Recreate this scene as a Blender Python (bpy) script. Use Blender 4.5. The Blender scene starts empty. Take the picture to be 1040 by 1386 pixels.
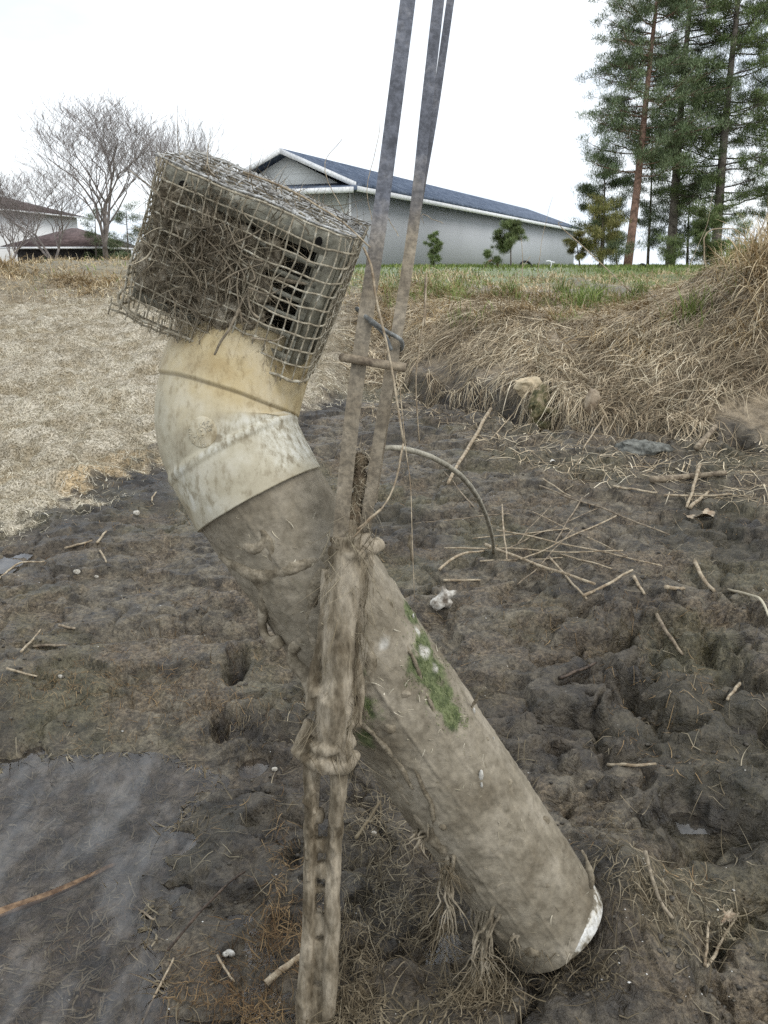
import bpy, bmesh, math, random
import numpy as np
from mathutils import Vector, Matrix
from mathutils.bvhtree import BVHTree

random.seed(7); rng = np.random.default_rng(7)
SC = bpy.context.scene
COL = SC.collection
R = math.radians

# ------------------------------------------------------------ camera
FPX, CX, CY, PITCH, CAMZ = 1153.0, 520.0, 693.0, R(16.2), 1.3
cam = bpy.data.cameras.new("camera"); camo = bpy.data.objects.new("camera", cam); COL.objects.link(camo)
camo.location = (0, 0, CAMZ); camo.rotation_euler = (R(90) - PITCH, 0, 0)
cam.sensor_fit = 'VERTICAL'; cam.angle = 2 * math.atan(693 / FPX); cam.clip_start = 0.02; cam.clip_end = 2000
SC.camera = camo
# ------------------------------------------------------------ world
W = bpy.data.worlds.new("World"); SC.world = W; W.use_nodes = True
nt = W.node_tree; nt.nodes.clear()
out = nt.nodes.new('ShaderNodeOutputWorld'); bg = nt.nodes.new('ShaderNodeBackground'); bg.inputs[1].default_value = 0.1
sky = nt.nodes.new('ShaderNodeTexSky'); sky.sky_type = 'NISHITA'; sky.sun_disc = False
SUN_EL, SUN_AZ = R(48), R(125)          # azimuth measured from +Y towards +X
sky.sun_elevation = SUN_EL; sky.sun_rotation = SUN_AZ
tc = nt.nodes.new('ShaderNodeTexCoord'); mp = nt.nodes.new('ShaderNodeMapping'); mp.inputs['Scale'].default_value = (1.2, 1.2, 4.5)
nz = nt.nodes.new('ShaderNodeTexNoise'); nz.inputs['Scale'].default_value = 1.7; nz.inputs['Detail'].default_value = 5; nz.inputs['Roughness'].default_value = .5
rp = nt.nodes.new('ShaderNodeValToRGB')
rp.color_ramp.elements[0].position = .36; rp.color_ramp.elements[0].color = (7.6, 8.5, 9.8, 1)
rp.color_ramp.elements[1].position = .56; rp.color_ramp.elements[1].color = (10.2, 10.6, 10.9, 1)
mx = nt.nodes.new('ShaderNodeMix'); mx.data_type = 'RGBA'; mx.inputs[0].default_value = .88
L = nt.links.new
L(tc.outputs['Generated'], mp.inputs[0]); L(mp.outputs[0], nz.inputs['Vector']); L(nz.outputs['Fac'], rp.inputs[0])
L(sky.outputs[0], mx.inputs[6]); L(rp.outputs[0], mx.inputs[7]); L(mx.outputs[2], bg.inputs[0]); L(bg.outputs[0], out.inputs[0])
# ------------------------------------------------------------ sun (veiled by cloud)
sl = bpy.data.lights.new("sun", 'SUN'); sl.energy = 1.0; sl.angle = R(28); sl.color = (1, .96, .9)
so = bpy.data.objects.new("sun", sl); COL.objects.link(so)
sd = Vector((math.sin(SUN_AZ) * math.cos(SUN_EL), math.cos(SUN_AZ) * math.cos(SUN_EL), math.sin(SUN_EL)))
so.rotation_euler = sd.to_track_quat('Z', 'Y').to_euler(); so.location = (3, -3, 8)
SC.view_settings.view_transform = 'Standard'; SC.view_settings.look = 'None'; SC.view_settings.exposure = .45; SC.view_settings.gamma = 1
SC.cycles.use_denoising = False; SC.cycles.max_bounces = 6; SC.cycles.transparent_max_bounces = 12

# ============================================================ helpers
SP, CP = math.sin(PITCH), math.cos(PITCH)
def P(px, py, d):
    a, b = (px - CX) / FPX * d, (CY - py) / FPX * d
    return np.array([a, d * CP + b * SP, CAMZ - d * SP + b * CP])
def tagit(o, label=None, cat=None, group=None, kind=None):
    if label: o['label'] = label
    if cat: o['category'] = cat
    if group: o['group'] = group
    if kind: o['kind'] = kind
    return o
def empty(name, loc, label, cat, group=None):
    o = bpy.data.objects.new(name, None); COL.objects.link(o); o.location = loc; o.empty_display_size = .05
    return tagit(o, label, cat, group)
PARENTS = []
def link(name, me, mat=None, parent=None, smooth=False):
    o = bpy.data.objects.new(name, me); COL.objects.link(o)
    if mat: me.materials.append(mat)
    if smooth: me.shade_smooth()
    if parent is not None:
        o.parent = parent; PARENTS.append((o, parent))
    return o
class MB:
    def __init__(s): s.v = []; s.q = []; s.t = []; s.n = 0; s.col = []
    def add(s, v, q=None, t=None):
        v = np.asarray(v, float).reshape(-1, 3)
        if q is not None and len(q): s.q.append(np.asarray(q, int).reshape(-1, 4) + s.n)
        if t is not None and len(t): s.t.append(np.asarray(t, int).reshape(-1, 3) + s.n)
        s.v.append(v); s.n += len(v)
    def tube(s, pts, rad, n=8, cap=True, prof=None, up=None):
        pts = np.asarray(pts, float); m = len(pts)
        rad = np.full(m, rad) if np.isscalar(rad) else np.asarray(rad, float)
        T = np.gradient(pts, axis=0); T /= np.linalg.norm(T, axis=1)[:, None] + 1e-12
        ref = np.array(up if up is not None else ((0, 0, 1) if abs(T[0][2]) < .9 else (0, 1, 0)), float)
        N = ref - T[0] * (T[0] @ ref); N /= np.linalg.norm(N) + 1e-12
        if prof is None:
            a = np.linspace(0, 2 * np.pi, n, endpoint=False); prof = np.stack([np.cos(a), np.sin(a)], 1)
        prof = np.asarray(prof, float); n = len(prof)
        V = np.empty((m, n, 3))
        for i in range(m):
            N = N - T[i] * (T[i] @ N); N /= np.linalg.norm(N) + 1e-12
            B = np.cross(T[i], N)
            V[i] = pts[i] + rad[i] * (prof[:, :1] * N + prof[:, 1:] * B)
        i, j = np.meshgrid(np.arange(m - 1), np.arange(n), indexing='ij'); j2 = (j + 1) % n
        q = np.stack([i * n + j, i * n + j2, (i + 1) * n + j2, (i + 1) * n + j], -1).reshape(-1, 4)
        V = V.reshape(-1, 3); t = []
        if cap:
            V = np.vstack([V, pts[0], pts[-1]]); c0, c1 = m * n, m * n + 1
            for k in range(n):
                t.append((c0, (k + 1) % n, k)); t.append((c1, (m - 1) * n + k, (m - 1) * n + (k + 1) % n))
        s.add(V, q, t)
    def box(s, o, ax, ay, az):
        o, ax, ay, az = map(lambda a: np.asarray(a, float), (o, ax, ay, az))
        c = [o, o + ax, o + ax + ay, o + ay]; c += [p + az for p in c]
        s.add(c, [(0, 3, 2, 1), (4, 5, 6, 7), (0, 1, 5, 4), (1, 2, 6, 5), (2, 3, 7, 6), (3, 0, 4, 7)])
    def blob(s, c, r, seed=0, amp=.25, seg=10):
        c = np.asarray(c, float); r = np.asarray(r, float) * np.ones(3)
        th = np.linspace(0, np.pi, seg // 2 + 1)[1:-1]; ph = np.linspace(0, 2 * np.pi, seg, endpoint=False)
        TH, PH = np.meshgrid(th, ph, indexing='ij')
        d = np.stack([np.sin(TH) * np.cos(PH), np.sin(TH) * np.sin(PH), np.cos(TH)], -1).reshape(-1, 3)
        d = np.vstack([d, [0, 0, 1], [0, 0, -1]])
        rr = 1 + amp * (fbm3(d * 1.6 + seed * 3.7, 2) * 2 - 1)
        m, n = len(th), seg
        q = [(i * n + j, (i + 1) * n + j, (i + 1) * n + (j + 1) % n, i * n + (j + 1) % n) for i in range(m - 1) for j in range(n)]
        t = [(m * n, j, (j + 1) % n) for j in range(n)] + [(m * n + 1, (m - 1) * n + (j + 1) % n, (m - 1) * n + j) for j in range(n)]
        s.add(c + d * rr[:, None] * r, q, t)
    def mesh(s, name):
        me = bpy.data.meshes.new(name)
        V = np.vstack(s.v); q = np.vstack(s.q) if s.q else np.zeros((0, 4), int); t = np.vstack(s.t) if s.t else np.zeros((0, 3), int)
        me.vertices.add(len(V)); me.vertices.foreach_set('co', V.astype(np.float32).ravel())
        li = np.concatenate([q.ravel(), t.ravel()]).astype(np.int32)
        me.loops.add(len(li)); me.loops.foreach_set('vertex_index', li)
        ls = np.concatenate([np.arange(len(q)) * 4, len(q) * 4 + np.arange(len(t)) * 3]).astype(np.int32)
        me.polygons.add(len(ls)); me.polygons.foreach_set('loop_start', ls)
        me.update(calc_edges=True); me.validate()
        return me
    def build(s, name, mat, parent=None, smooth=True, center=True):
        me = s.mesh(name)
        o = link(name, me, mat, parent, smooth)
        if parent is None and center:
            V = np.vstack(s.v); c = Vector(((V[:, 0].min() + V[:, 0].max()) / 2, (V[:, 1].min() + V[:, 1].max()) / 2, V[:, 2].min()))
            me.transform(Matrix.Translation(-c)); o.location = c
        return o
def set_color(me, name, arr):
    a = me.color_attributes.new(name, 'FLOAT_COLOR', 'POINT')
    if arr.shape[1] == 3: arr = np.hstack([arr, np.ones((len(arr), 1))])
    a.data.foreach_set('color', arr.astype(np.float32).ravel())

# ---- numpy value noise
def _h(ix, iy, iz):
    n = (ix * 374761393 + iy * 668265263 + iz * 2147483647 * 3 + 1013904223) & 0xffffffff
    n = ((n ^ (n >> 13)) * 1274126177) & 0xffffffff
    n = ((n ^ (n >> 15)) * 2246822519) & 0xffffffff
    return ((n ^ (n >> 16)) & 0xffffff) / 16777215.0
def vn3(p):
    i = np.floor(p).astype(np.int64); f = p - i; f = f * f * (3 - 2 * f)
    r = 0
    for dx in (0, 1):
        for dy in (0, 1):
            for dz in (0, 1):
                w = (f[:, 0] if dx else 1 - f[:, 0]) * (f[:, 1] if dy else 1 - f[:, 1]) * (f[:, 2] if dz else 1 - f[:, 2])
                r = r + w * _h(i[:, 0] + dx, i[:, 1] + dy, i[:, 2] + dz)
    return r
def fbm3(p, o=3, g=.5):
    a, s, t = 1., 0., 0.
    for k in range(o):
        s = s + a * vn3(p * 2.03 ** k + 17.3 * k); t += a; a *= g
    return s / t
def vn2(x, y, seed=0):
    ix, iy = np.floor(x).astype(np.int64), np.floor(y).astype(np.int64)
    fx, fy = x - ix, y - iy; fx = fx * fx * (3 - 2 * fx); fy = fy * fy * (3 - 2 * fy)
    a, b, c, d = _h(ix, iy, seed), _h(ix + 1, iy, seed), _h(ix, iy + 1, seed), _h(ix + 1, iy + 1, seed)
    return (a * (1 - fx) + b * fx) * (1 - fy) + (c * (1 - fx) + d * fx) * fy
def fb(x, y, sc, o=3, seed=0, g=.5):
    x = x / sc; y = y / sc; a, s, t = 1., 0., 0.
    for k in range(o):
        c, sn = math.cos(k * 1.1), math.sin(k * 1.1)
        s = s + a * vn2((x * c - y * sn) * 2.03 ** k + 5.1 * k, (x * sn + y * c) * 2.03 ** k - 3.7 * k, seed + k); t += a; a *= g
    return s / t
def ss(a, b, x):
    t = np.clip((x - a) / (b - a), 0, 1); return t * t * (3 - 2 * t)

# ============================================================ terrain function
TX = [-30, -3, -1.7, -1.35, -.44, -.2, .15, .4, .7, 1.0, 1.45, 1.9, 2.6, 5, 30]
TY = [3.0, 3.1, 3.45, 4.2, 5.6, 6.4, 6.5, 6.1, 5.5, 5.1, 4.9, 4.45, 4.15, 3.6, 3.2]
def wl_(x, y): return ss(.25, -.7, x + .04 * (y - 6))
def macro(x, y):
    ty = np.interp(x, TX, TY); t = y - ty
    wl = wl_(x, y)
    mud = .085 * np.clip(y - 1.35, -.3, 5) + .03 * np.clip(x, 0, 4)
    # pond basin to the left, and behind the camera
    sh = (x + .39 + .08 * np.sin(y * 5.) + .12 * (y - 1.4)) ; sh2 = (y - 2.02 - .09 * np.sin(x * 6.))
    sd_ = np.maximum(sh, sh2)
    mud = mud * ss(-.02, .35, sd_) + .012 * ss(-.03, .12, sd_) - .04 * ss(.02, -.2, sd_) + .0
    left = .17 + .09 * np.clip(y - 3.4, 0, 1.2) + .135 * np.clip(y - 4.6, 0, 5.2) + .35 * ss(9.9, 12.2, y)
    left = np.where(t > 0, np.minimum(left, 1.34), left)
    lm = mud + (left - mud) * ss(-.25, .5, t)
    toe = .36
    right = toe + .13 * (.35 + .65 * ss(.42, .58, fb(x, y * 0, .45, 2, 67))) * ss(-.02, .09, t + .12 * (fb(x, y, .2, 3, 66) - .5)) + .44 * ss(-.1, 2.0, t) + .12 * ss(1.6, 4.0, t) + .02 * np.clip(t - 4, 0, 3)
    right = right + .70 * np.exp(-((x - 3.35) / 1.1) ** 2 - ((y - 6.2) / 1.0) ** 2)
    mr = mud + (toe - mud) * ss(-1.2, -.05, t)
    rm = np.where(t < -.03, mr, right)
    z = lm * wl + rm * (1 - wl)
    far = ss(9, 19, y)
    z = z * (1 - far) + far * (1.235 * (1 - wl_(x + 2.5, y)) + wl_(x + 2.5, y) * 1.3)
    ang = x / np.maximum(y, 1)
    z = z - 2.0 * ss(14, 30, y) * ss(-.1, -.22, ang)
    return z
HOLES, GROOVES, MOUNDS = [], [], []
def height(x, y, fine=True):
    x = np.asarray(x, float); y = np.asarray(y, float)
    z = macro(x, y)
    ty = np.interp(x, TX, TY); t = y - ty; wl = wl_(x, y)
    mudm = 1 - ss(-.1, .3, t)
    rough = .45 + .34 * ss(.3, .9, x) * ss(3.9, 2.6, y) + .2 * ss(-.6, 0, x)
    basin = ss(-.15, .15, z)
    z = z + mudm * rough * (.045 * (fb(x, y, .42, 3, 3) - .5) + .045 * (fb(x, y * 1.4, .13, 3, 9) - .5)) * (.1 + .9 * ss(0.005, .1, z))
    z = z + (1 - mudm) * (.10 * (fb(x, y, .7, 3, 21) - .5)) * ss(20, 12, y)
    for (hx, hy, rx, ry, dp) in HOLES:
        e = ((x - hx) / rx) ** 2 + ((y - hy) / ry) ** 2
        z = z - dp * np.exp(-e ** 1.5) + dp * .12 * np.exp(-((np.sqrt(e) - 1.5) / .35) ** 2)
    for (hx, hy, rx, ry, dp) in MOUNDS: z = z + dp * np.exp(-((x - hx) / rx) ** 2 - ((y - hy) / ry) ** 2)
    if fine:
        m1 = np.abs(fb(x, y, .06, 3, 31) - .5) * 2; rough = rough * (.25 + .75 * ss(-.02, .03, z))
        z = z + mudm * rough * (.020 * m1 + .015 * (fb(x, y, .022, 3, 41) - .5))
        z = z + mudm * rough * .055 * (ss(.49, .535, fb(x, y * 1.5, .17, 3, 45)) - .5) * ss(.3, .5, fb(x, y, .5, 2, 46))
        pit = fb(x, y, .05, 2, 77)
        z = z - mudm * .018 * ss(.60, .68, pit) * rough
        rg = 1 - np.abs(fb(x * .8, y, .3, 4, 79) - .5) * 26; z = z - mudm * rough * .045 * np.clip(rg, 0, 1) ** 1.5
        mat = (1 - mudm) * wl
        z = z + mat * (.15 * np.abs(fb(x * .5, y, .22, 4, 51) - .5) * 2 + .045 * (fb(x, y, .05, 3, 55) - .5)) * ss(14, 8, y)
        z = z + (1 - mudm) * (1 - wl) * .05 * (fb(x, y, .09, 3, 61) - .5) * ss(12, 6, y)
        for (pl, w, dp) in GROOVES:
            wob = .03 * (fb(x, y, .08, 2, 71) - .5); wob2 = .03 * (fb(x, y, .08, 2, 73) - .5)
            dm = np.full(np.shape(x), 9.)
            for a, b in zip(pl[:-1], pl[1:]):
                dx, dy = b[0] - a[0], b[1] - a[1]; l2 = dx * dx + dy * dy + 1e-9
                u = np.clip(((x + wob - a[0]) * dx + (y + wob2 - a[1]) * dy) / l2, 0, 1)
                dm = np.minimum(dm, np.hypot(x + wob - a[0] - u * dx, y + wob2 - a[1] - u * dy))
            z = z - 1.6 * dp * np.exp(-(dm / w) ** 2)
    return z
TS = 1.0 * 1.004 ** np.arange(1300) * .9
def PG(px, py, fine=False, off=0.):
    D = P(px, py, 1.0) - np.array([0, 0, CAMZ])
    pts = np.array([0, 0, CAMZ]) + D * TS[:, None]
    g = pts[:, 2] - height(pts[:, 0], pts[:, 1], fine)
    k = int(np.argmax(g < 0)) if (g < 0).any() else len(g) - 1
    k = max(k, 1); u = g[k - 1] / (g[k - 1] - g[k] + 1e-9) if g[k] < 0 else 1
    p = pts[k - 1] * (1 - u) + pts[k] * u; p[2] += off
    return p
def dist(p): return p[1] * CP - (p[2] - CAMZ) * SP
for (px, py, rx, ry, dp) in [(320, 895, 14, 17, .08), (345, 1032, 17, 14, .08), (328, 985, 32, 11, .045), (298, 985, 10, 11, .05), (958, 1105, 62, 42, .085),
                             (600, 540, 30, 9, .12), (650, 546, 16, 6, .08), (695, 556, 16, 7, .10), (740, 574, 15, 10, .14), (1003, 604, 14, 8, .12), (690, 1312, 30, 24, .06),
                             (735, 1320, 25, 22, .05), (240, 690, 55, 16, .04), (870, 940, 35, 12, .04), (840, 860, 18, 12, .035), (900, 985, 40, 9, .03), (760, 985, 45, 6, .03),
                             (880, 1320, 30, 30, .03), (1010, 985, 30, 12, .04), (920, 640, 40, 6, .03), (575, 1150, 25, 20, .03), (-5, 769, 32, 11, .05)]:
    c = PG(px, py); d = dist(c); k = FPX / d
    dn = (CAMZ - c[2]) / d
    HOLES.append((c[0], c[1], rx / k, ry / k / max(dn, .18), dp))
MOUNDS[:] = [(.46, 1.36, .12, .2, .15), (.30, 1.14, .24, .10, .085), (.47, 1.42, .12, .2, .03), (.17, 1.15, .2, .12, .02), (-.02, 1.36, .12, .2, .03)]
def gp(l): return [tuple(PG(a, b)[:2]) for a, b in l]
GROOVES[:] = [(gp(l), w, d) for l, w, d in [
    ([(725, 888), (790, 883), (838, 872), (860, 842)], .014, .045), ([(662, 968), (740, 962), (800, 968), (832, 978)], .02, .05),
    ([(765, 925), (822, 903), (850, 925), (872, 960), (930, 985)], .018, .045), ([(118, 866), (205, 856), (300, 850), (340, 850)], .04, .035),
    ([(905, 1160), (970, 1140), (1040, 1130)], .02, .04), ([(850, 905), (905, 880)], .012, .03), ([(790, 868), (785, 882)], .006, .03),
    ([(640, 1010), (700, 985), (760, 1000)], .02, .025), ([(960, 1290), (1000, 1230), (1040, 1215)], .015, .03), ([(880, 800), (930, 830), (1000, 820)], .012, .02)]]

# ============================================================ materials
def mat(name, rough=.8, spec=.3):
    m = bpy.data.materials.new(name); m.use_nodes = True; b = m.node_tree.nodes['Principled BSDF']
    b.inputs['Roughness'].default_value = rough; b.inputs['Specular IOR Level'].default_value = spec
    return m, m.node_tree, b
def N(t, k, **kw):
    n = t.nodes.new(k)
    for a, v in kw.items():
        if a.startswith('i_'): n.inputs[int(a[2:]) if a[2:].isdigit() else a[2:].replace('_', ' ')].default_value = v
        else: setattr(n, a, v)
    return n
def noise(t, sc, det=4, ro=.6, obj=True, scale=None, dist_=0):
    c = N(t, 'ShaderNodeTexCoord'); n = N(t, 'ShaderNodeTexNoise'); n.inputs['Scale'].default_value = sc
    n.inputs['Detail'].default_value = det; n.inputs['Roughness'].default_value = ro; n.inputs['Distortion'].default_value = dist_
    if scale:
        mpp = N(t, 'ShaderNodeMapping'); mpp.inputs['Scale'].default_value = scale
        t.links.new(c.outputs['Object'], mpp.inputs[0]); t.links.new(mpp.outputs[0], n.inputs['Vector'])
    else: t.links.new(c.outputs['Object'], n.inputs['Vector'])
    return n
def ramp(t, src, stops):
    r = N(t, 'ShaderNodeValToRGB'); e = r.color_ramp.elements
    while len(e) < len(stops): e.new(.5)
    if src.node.type == 'TEX_NOISE': stops = [(.5 + (p - .5) * .55, c) for p, c in stops]
    for k, (p, c) in enumerate(stops): e[k].position = p; e[k].color = (*c, 1) if len(c) == 3 else c
    t.links.new(src, r.inputs[0]); return r
def mixc(t, fac, a, b, mode='MIX'):
    m = N(t, 'ShaderNodeMix', data_type='RGBA', blend_type=mode)
    for s, k in ((fac, 0), (a, 6), (b, 7)):
        if isinstance(s, (int, float)): m.inputs[k].default_value = s
        elif isinstance(s, tuple): m.inputs[k].default_value = (*s, 1)
        else: t.links.new(s, m.inputs[k])
    return m.outputs[2]
def bump(t, b, src, st=.5, d=.01, prev=None):
    n = N(t, 'ShaderNodeBump'); n.inputs['Strength'].default_value = st; n.inputs['Distance'].default_value = d
    t.links.new(src, n.inputs['Height'])
    if prev is not None: t.links.new(prev, n.inputs['Normal'])
    t.links.new(n.outputs[0], b.inputs['Normal']); return n.outputs[0]
def nmat(name, stops, sc=20, det=5, rough=.85, bs=.3, bd=.003, scale=None, spec=.3, rand=0.):
    m, t, b = mat(name, rough, spec); n = noise(t, sc, det, .62, scale=scale); r = ramp(t, n.outputs['Fac'], stops); c = r.outputs[0]
    n_b = noise(t, sc * 4.7, 4, .7, scale=scale); c = mixc(t, .8, c, ramp(t, n_b.outputs['Fac'], [(.25, (.68, .67, .65)), (.5, (1, 1, 1)), (.75, (1.25, 1.24, 1.22))]).outputs[0], 'MULTIPLY')
    if rand:
        g = N(t, 'ShaderNodeNewGeometry'); rr = ramp(t, g.outputs['Random Per Island'], [(0, (1 - rand,) * 3), (1, (1 + rand,) * 3)])
        c = mixc(t, 1., c, rr.outputs[0], 'MULTIPLY')
    t.links.new(c, b.inputs['Base Color'])
    if bs: p_ = bump(t, b, n.outputs['Fac'], bs, bd); bump(t, b, n_b.outputs['Fac'], bs * .9, bd * .35, p_)
    return m
def blademat(name, stops, rough=.75, trans=.0):
    """thin blades: a different tone of the ramp for every blade"""
    m, t, b = mat(name, rough, .2); g = N(t, 'ShaderNodeNewGeometry')
    r = ramp(t, g.outputs['Random Per Island'], stops)
    n = noise(t, 9, 3); c = mixc(t, .55, r.outputs[0], ramp(t, n.outputs['Fac'], [(.3, (.55, .55, .5)), (.7, (1.15, 1.12, 1.08))]).outputs[0], 'MULTIPLY')
    lo = noise(t, 1.7, 3); c = mixc(t, .9, c, ramp(t, lo.outputs['Fac'], [(.3, (.66, .62, .56)), (.7, (1.22, 1.22, 1.18))]).outputs[0], 'MULTIPLY')
    t.links.new(c, b.inputs['Base Color'])
    return m

# ground
def ground_material():
    m, t, b = mat('ground_soil', .7, .36)
    vc = N(t, 'ShaderNodeVertexColor', layer_name='mask'); sp = N(t, 'ShaderNodeSeparateColor'); t.links.new(vc.outputs[0], sp.inputs[0])
    n1 = noise(t, 1.6, 6, .6); n2 = noise(t, 14, 6, .7); n3 = noise(t, 90, 4, .7); n4 = noise(t, 5, 5, .65)
    c = ramp(t, n2.outputs['Fac'], [(.3, (.038, .031, .022)), (.50, (.098, .082, .058)), (.7, (.18, .154, .112))]).outputs[0]
    brown = ramp(t, n3.outputs['Fac'], [(.3, (.07, .050, .030)), (.7, (.17, .13, .085))]).outputs[0]
    c = mixc(t, ramp(t, n4.outputs['Fac'], [(.45, (0, 0, 0)), (.65, (.65, .65, .65))]).outputs[0], c, brown)
    olive = (.085, .08, .038)
    c = mixc(t, ramp(t, n1.outputs['Fac'], [(.5, (0, 0, 0)), (.66, (.45, .45, .45))]).outputs[0], c, olive)
    speck = ramp(t, n3.outputs['Fac'], [(.25, (.55, .55, .55)), (.5, (1, 1, 1)), (.75, (1.5, 1.48, 1.42))]).outputs[0]
    c = mixc(t, .8, c, speck, 'MULTIPLY')
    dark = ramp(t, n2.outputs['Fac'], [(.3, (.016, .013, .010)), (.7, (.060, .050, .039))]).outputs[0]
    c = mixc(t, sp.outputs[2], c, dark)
    lwb = N(t, 'ShaderNodeVertexColor', layer_name='lawn'); lsp = N(t, 'ShaderNodeSeparateColor'); t.links.new(lwb.outputs[0], lsp.inputs[0])
    c = mixc(t, lsp.outputs[1], c, ramp(t, n2.outputs['Fac'], [(.3, (.05, .04, .03)), (.5, (.16, .125, .088)), (.7, (.30, .25, .185))]).outputs[0])
    mt = ramp(t, n3.outputs['Fac'], [(.3, (.16, .14, .10)), (.46, (.40, .36, .28)), (.66, (.64, .59, .49))]).outputs[0]
    mt2 = ramp(t, n4.outputs['Fac'], [(.35, (.66, .60, .50)), (.62, (1.05, 1.03, 1.0))]).outputs[0]
    mt = mixc(t, 1., mt, mt2, 'MULTIPLY')
    mt = mixc(t, vc.outputs['Alpha'], mt, mixc(t, 1., mt, (1.0, .84, .62), 'MULTIPLY'))
    c = mixc(t, sp.outputs[0], c, mt)
    gr = ramp(t, n2.outputs['Fac'], [(.3, (.13, .10, .062)), (.7, (.34, .27, .18))]).outputs[0]
    c = mixc(t, sp.outputs[1], c, gr)
    lw = N(t, 'ShaderNodeVertexColor', layer_name='lawn'); c = mixc(t, lsp.outputs[0], c, ramp(t, n2.outputs['Fac'], [(.3, (.09, .125, .03)), (.7, (.19, .22, .07))]).outputs[0])
    t.links.new(c, b.inputs['Base Color'])
    rr = ramp(t, n2.outputs['Fac'], [(.3, (.24, .24, .24)), (.7, (.66, .66, .66))]).outputs[0]
    rr = mixc(t, sp.outputs[0], rr, (.95, .95, .95)); t.links.new(rr, b.inputs['Roughness'])
    v = noise(t, 220, 3, .6)
    p = bump(t, b, n3.outputs['Fac'], .7, .006); p = bump(t, b, v.outputs['Fac'], .5, .003, p); n5 = noise(t, 22, 5, .65, dist_=.6); p = bump(t, b, n5.outputs['Fac'], .9, .022, p)
    return m
M_ground = ground_material()

def build_ground():
    uf = np.arange(-.62, .6201, .0027); ul = -.62 - np.geomspace(.004, 9, 46)[::-1]; ur = .62 + np.geomspace(.004, 9, 46)
    u = np.concatenate([ul, uf, ur])
    yn = np.linspace(-9, .75, 30)[:-1]; ym = .75 * 1.0027 ** np.arange(int(math.log(13 / .75) / math.log(1.0027))); yf = np.geomspace(ym[-1] * 1.02, 900, 90)
    y = np.concatenate([yn, ym, yf])
    U, Y = np.meshgrid(u, y); X = U * np.maximum(Y, .75)
    X = X.ravel(); Y = Y.ravel(); Z = height(X, Y)
    h, w = len(y), len(u); i, j = np.meshgrid(np.arange(h - 1), np.arange(w - 1), indexing='ij'); a = (i * w + j).ravel()
    mb = MB(); mb.add(np.stack([X, Y, Z], 1), np.stack([a, a + 1, a + w + 1, a + w], 1))
    me = mb.mesh('ground')
    ty = np.interp(X, TX, TY); t = Y - ty; wl = wl_(X, Y)
    n = fb(X, Y, .35, 4, 88) - .5
    n8 = fb(X, Y, .09, 3, 89) - .5; matm = ss(-.08, .16, t + n * 1.1 + n8 * .9) * wl * ss(11.5, 8.8, Y + n * 2); 
    straw = (1 - wl) * ss(-.05, .1, t + n * .3) + wl * ss(8.6, 10.2, Y + n * 2); lawn = ss(9.6, 12, Y + n * 3) * (1 - .8 * ss(-.12, -.2, X / np.maximum(Y, 1)))
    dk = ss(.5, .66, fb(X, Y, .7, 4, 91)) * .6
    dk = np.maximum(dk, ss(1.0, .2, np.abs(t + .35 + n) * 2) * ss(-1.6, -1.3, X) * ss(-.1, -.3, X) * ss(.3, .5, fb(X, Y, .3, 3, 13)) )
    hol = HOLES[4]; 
    for k in (0, 1, 2, 3, 18): h_ = HOLES[k]; dk = np.maximum(dk, np.exp(-(((X - h_[0]) / h_[2]) ** 2 + ((Y - h_[1]) / h_[3]) ** 2) ** 2))  # inside of the mud holes darkened in the colour, standing in for shade
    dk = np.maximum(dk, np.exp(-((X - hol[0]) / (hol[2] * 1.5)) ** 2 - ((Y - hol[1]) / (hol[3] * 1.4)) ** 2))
    for k in (5, 6, 7, 8, 9): hol = HOLES[k]; hk = np.exp(-((X - hol[0]) / (hol[2] * 1.25)) ** 2 - ((Y - hol[1]) / (hol[3] * 1.25)) ** 2); dk = np.maximum(dk, hk); straw = straw * (1 - hk)  # bank hollows painted dark, as the shade of an undercut
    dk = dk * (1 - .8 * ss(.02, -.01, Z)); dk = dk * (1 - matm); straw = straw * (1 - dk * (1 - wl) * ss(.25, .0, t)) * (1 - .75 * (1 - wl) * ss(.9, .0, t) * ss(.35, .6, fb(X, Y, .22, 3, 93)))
    dk = np.maximum(dk, .75 * (1 - wl) * np.exp(-((t - .0) / .05) ** 2) * ss(.5, .62, fb(X, Y * 0, .3, 3, 94)))  # broken shadow line painted along the toe lip
    bas = ss(.0, -.012, Z) * (X < 0) * (Y < 3); set_color(me, 'lawn', np.stack([lawn, bas, lawn, lawn], 1)); warm = ss(1.1, .1, t) * ss(-.9, -1.6, X) * ss(.4, .6, fb(X, Y, .3, 3, 19))
    set_color(me, 'mask', np.stack([np.clip(matm, 0, 1), np.clip(straw, 0, 1), np.clip(dk, 0, 1), warm], 1))
    o = link('ground', me, M_ground, None, True); tagit(o, kind='structure')
    return o
build_ground()

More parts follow.
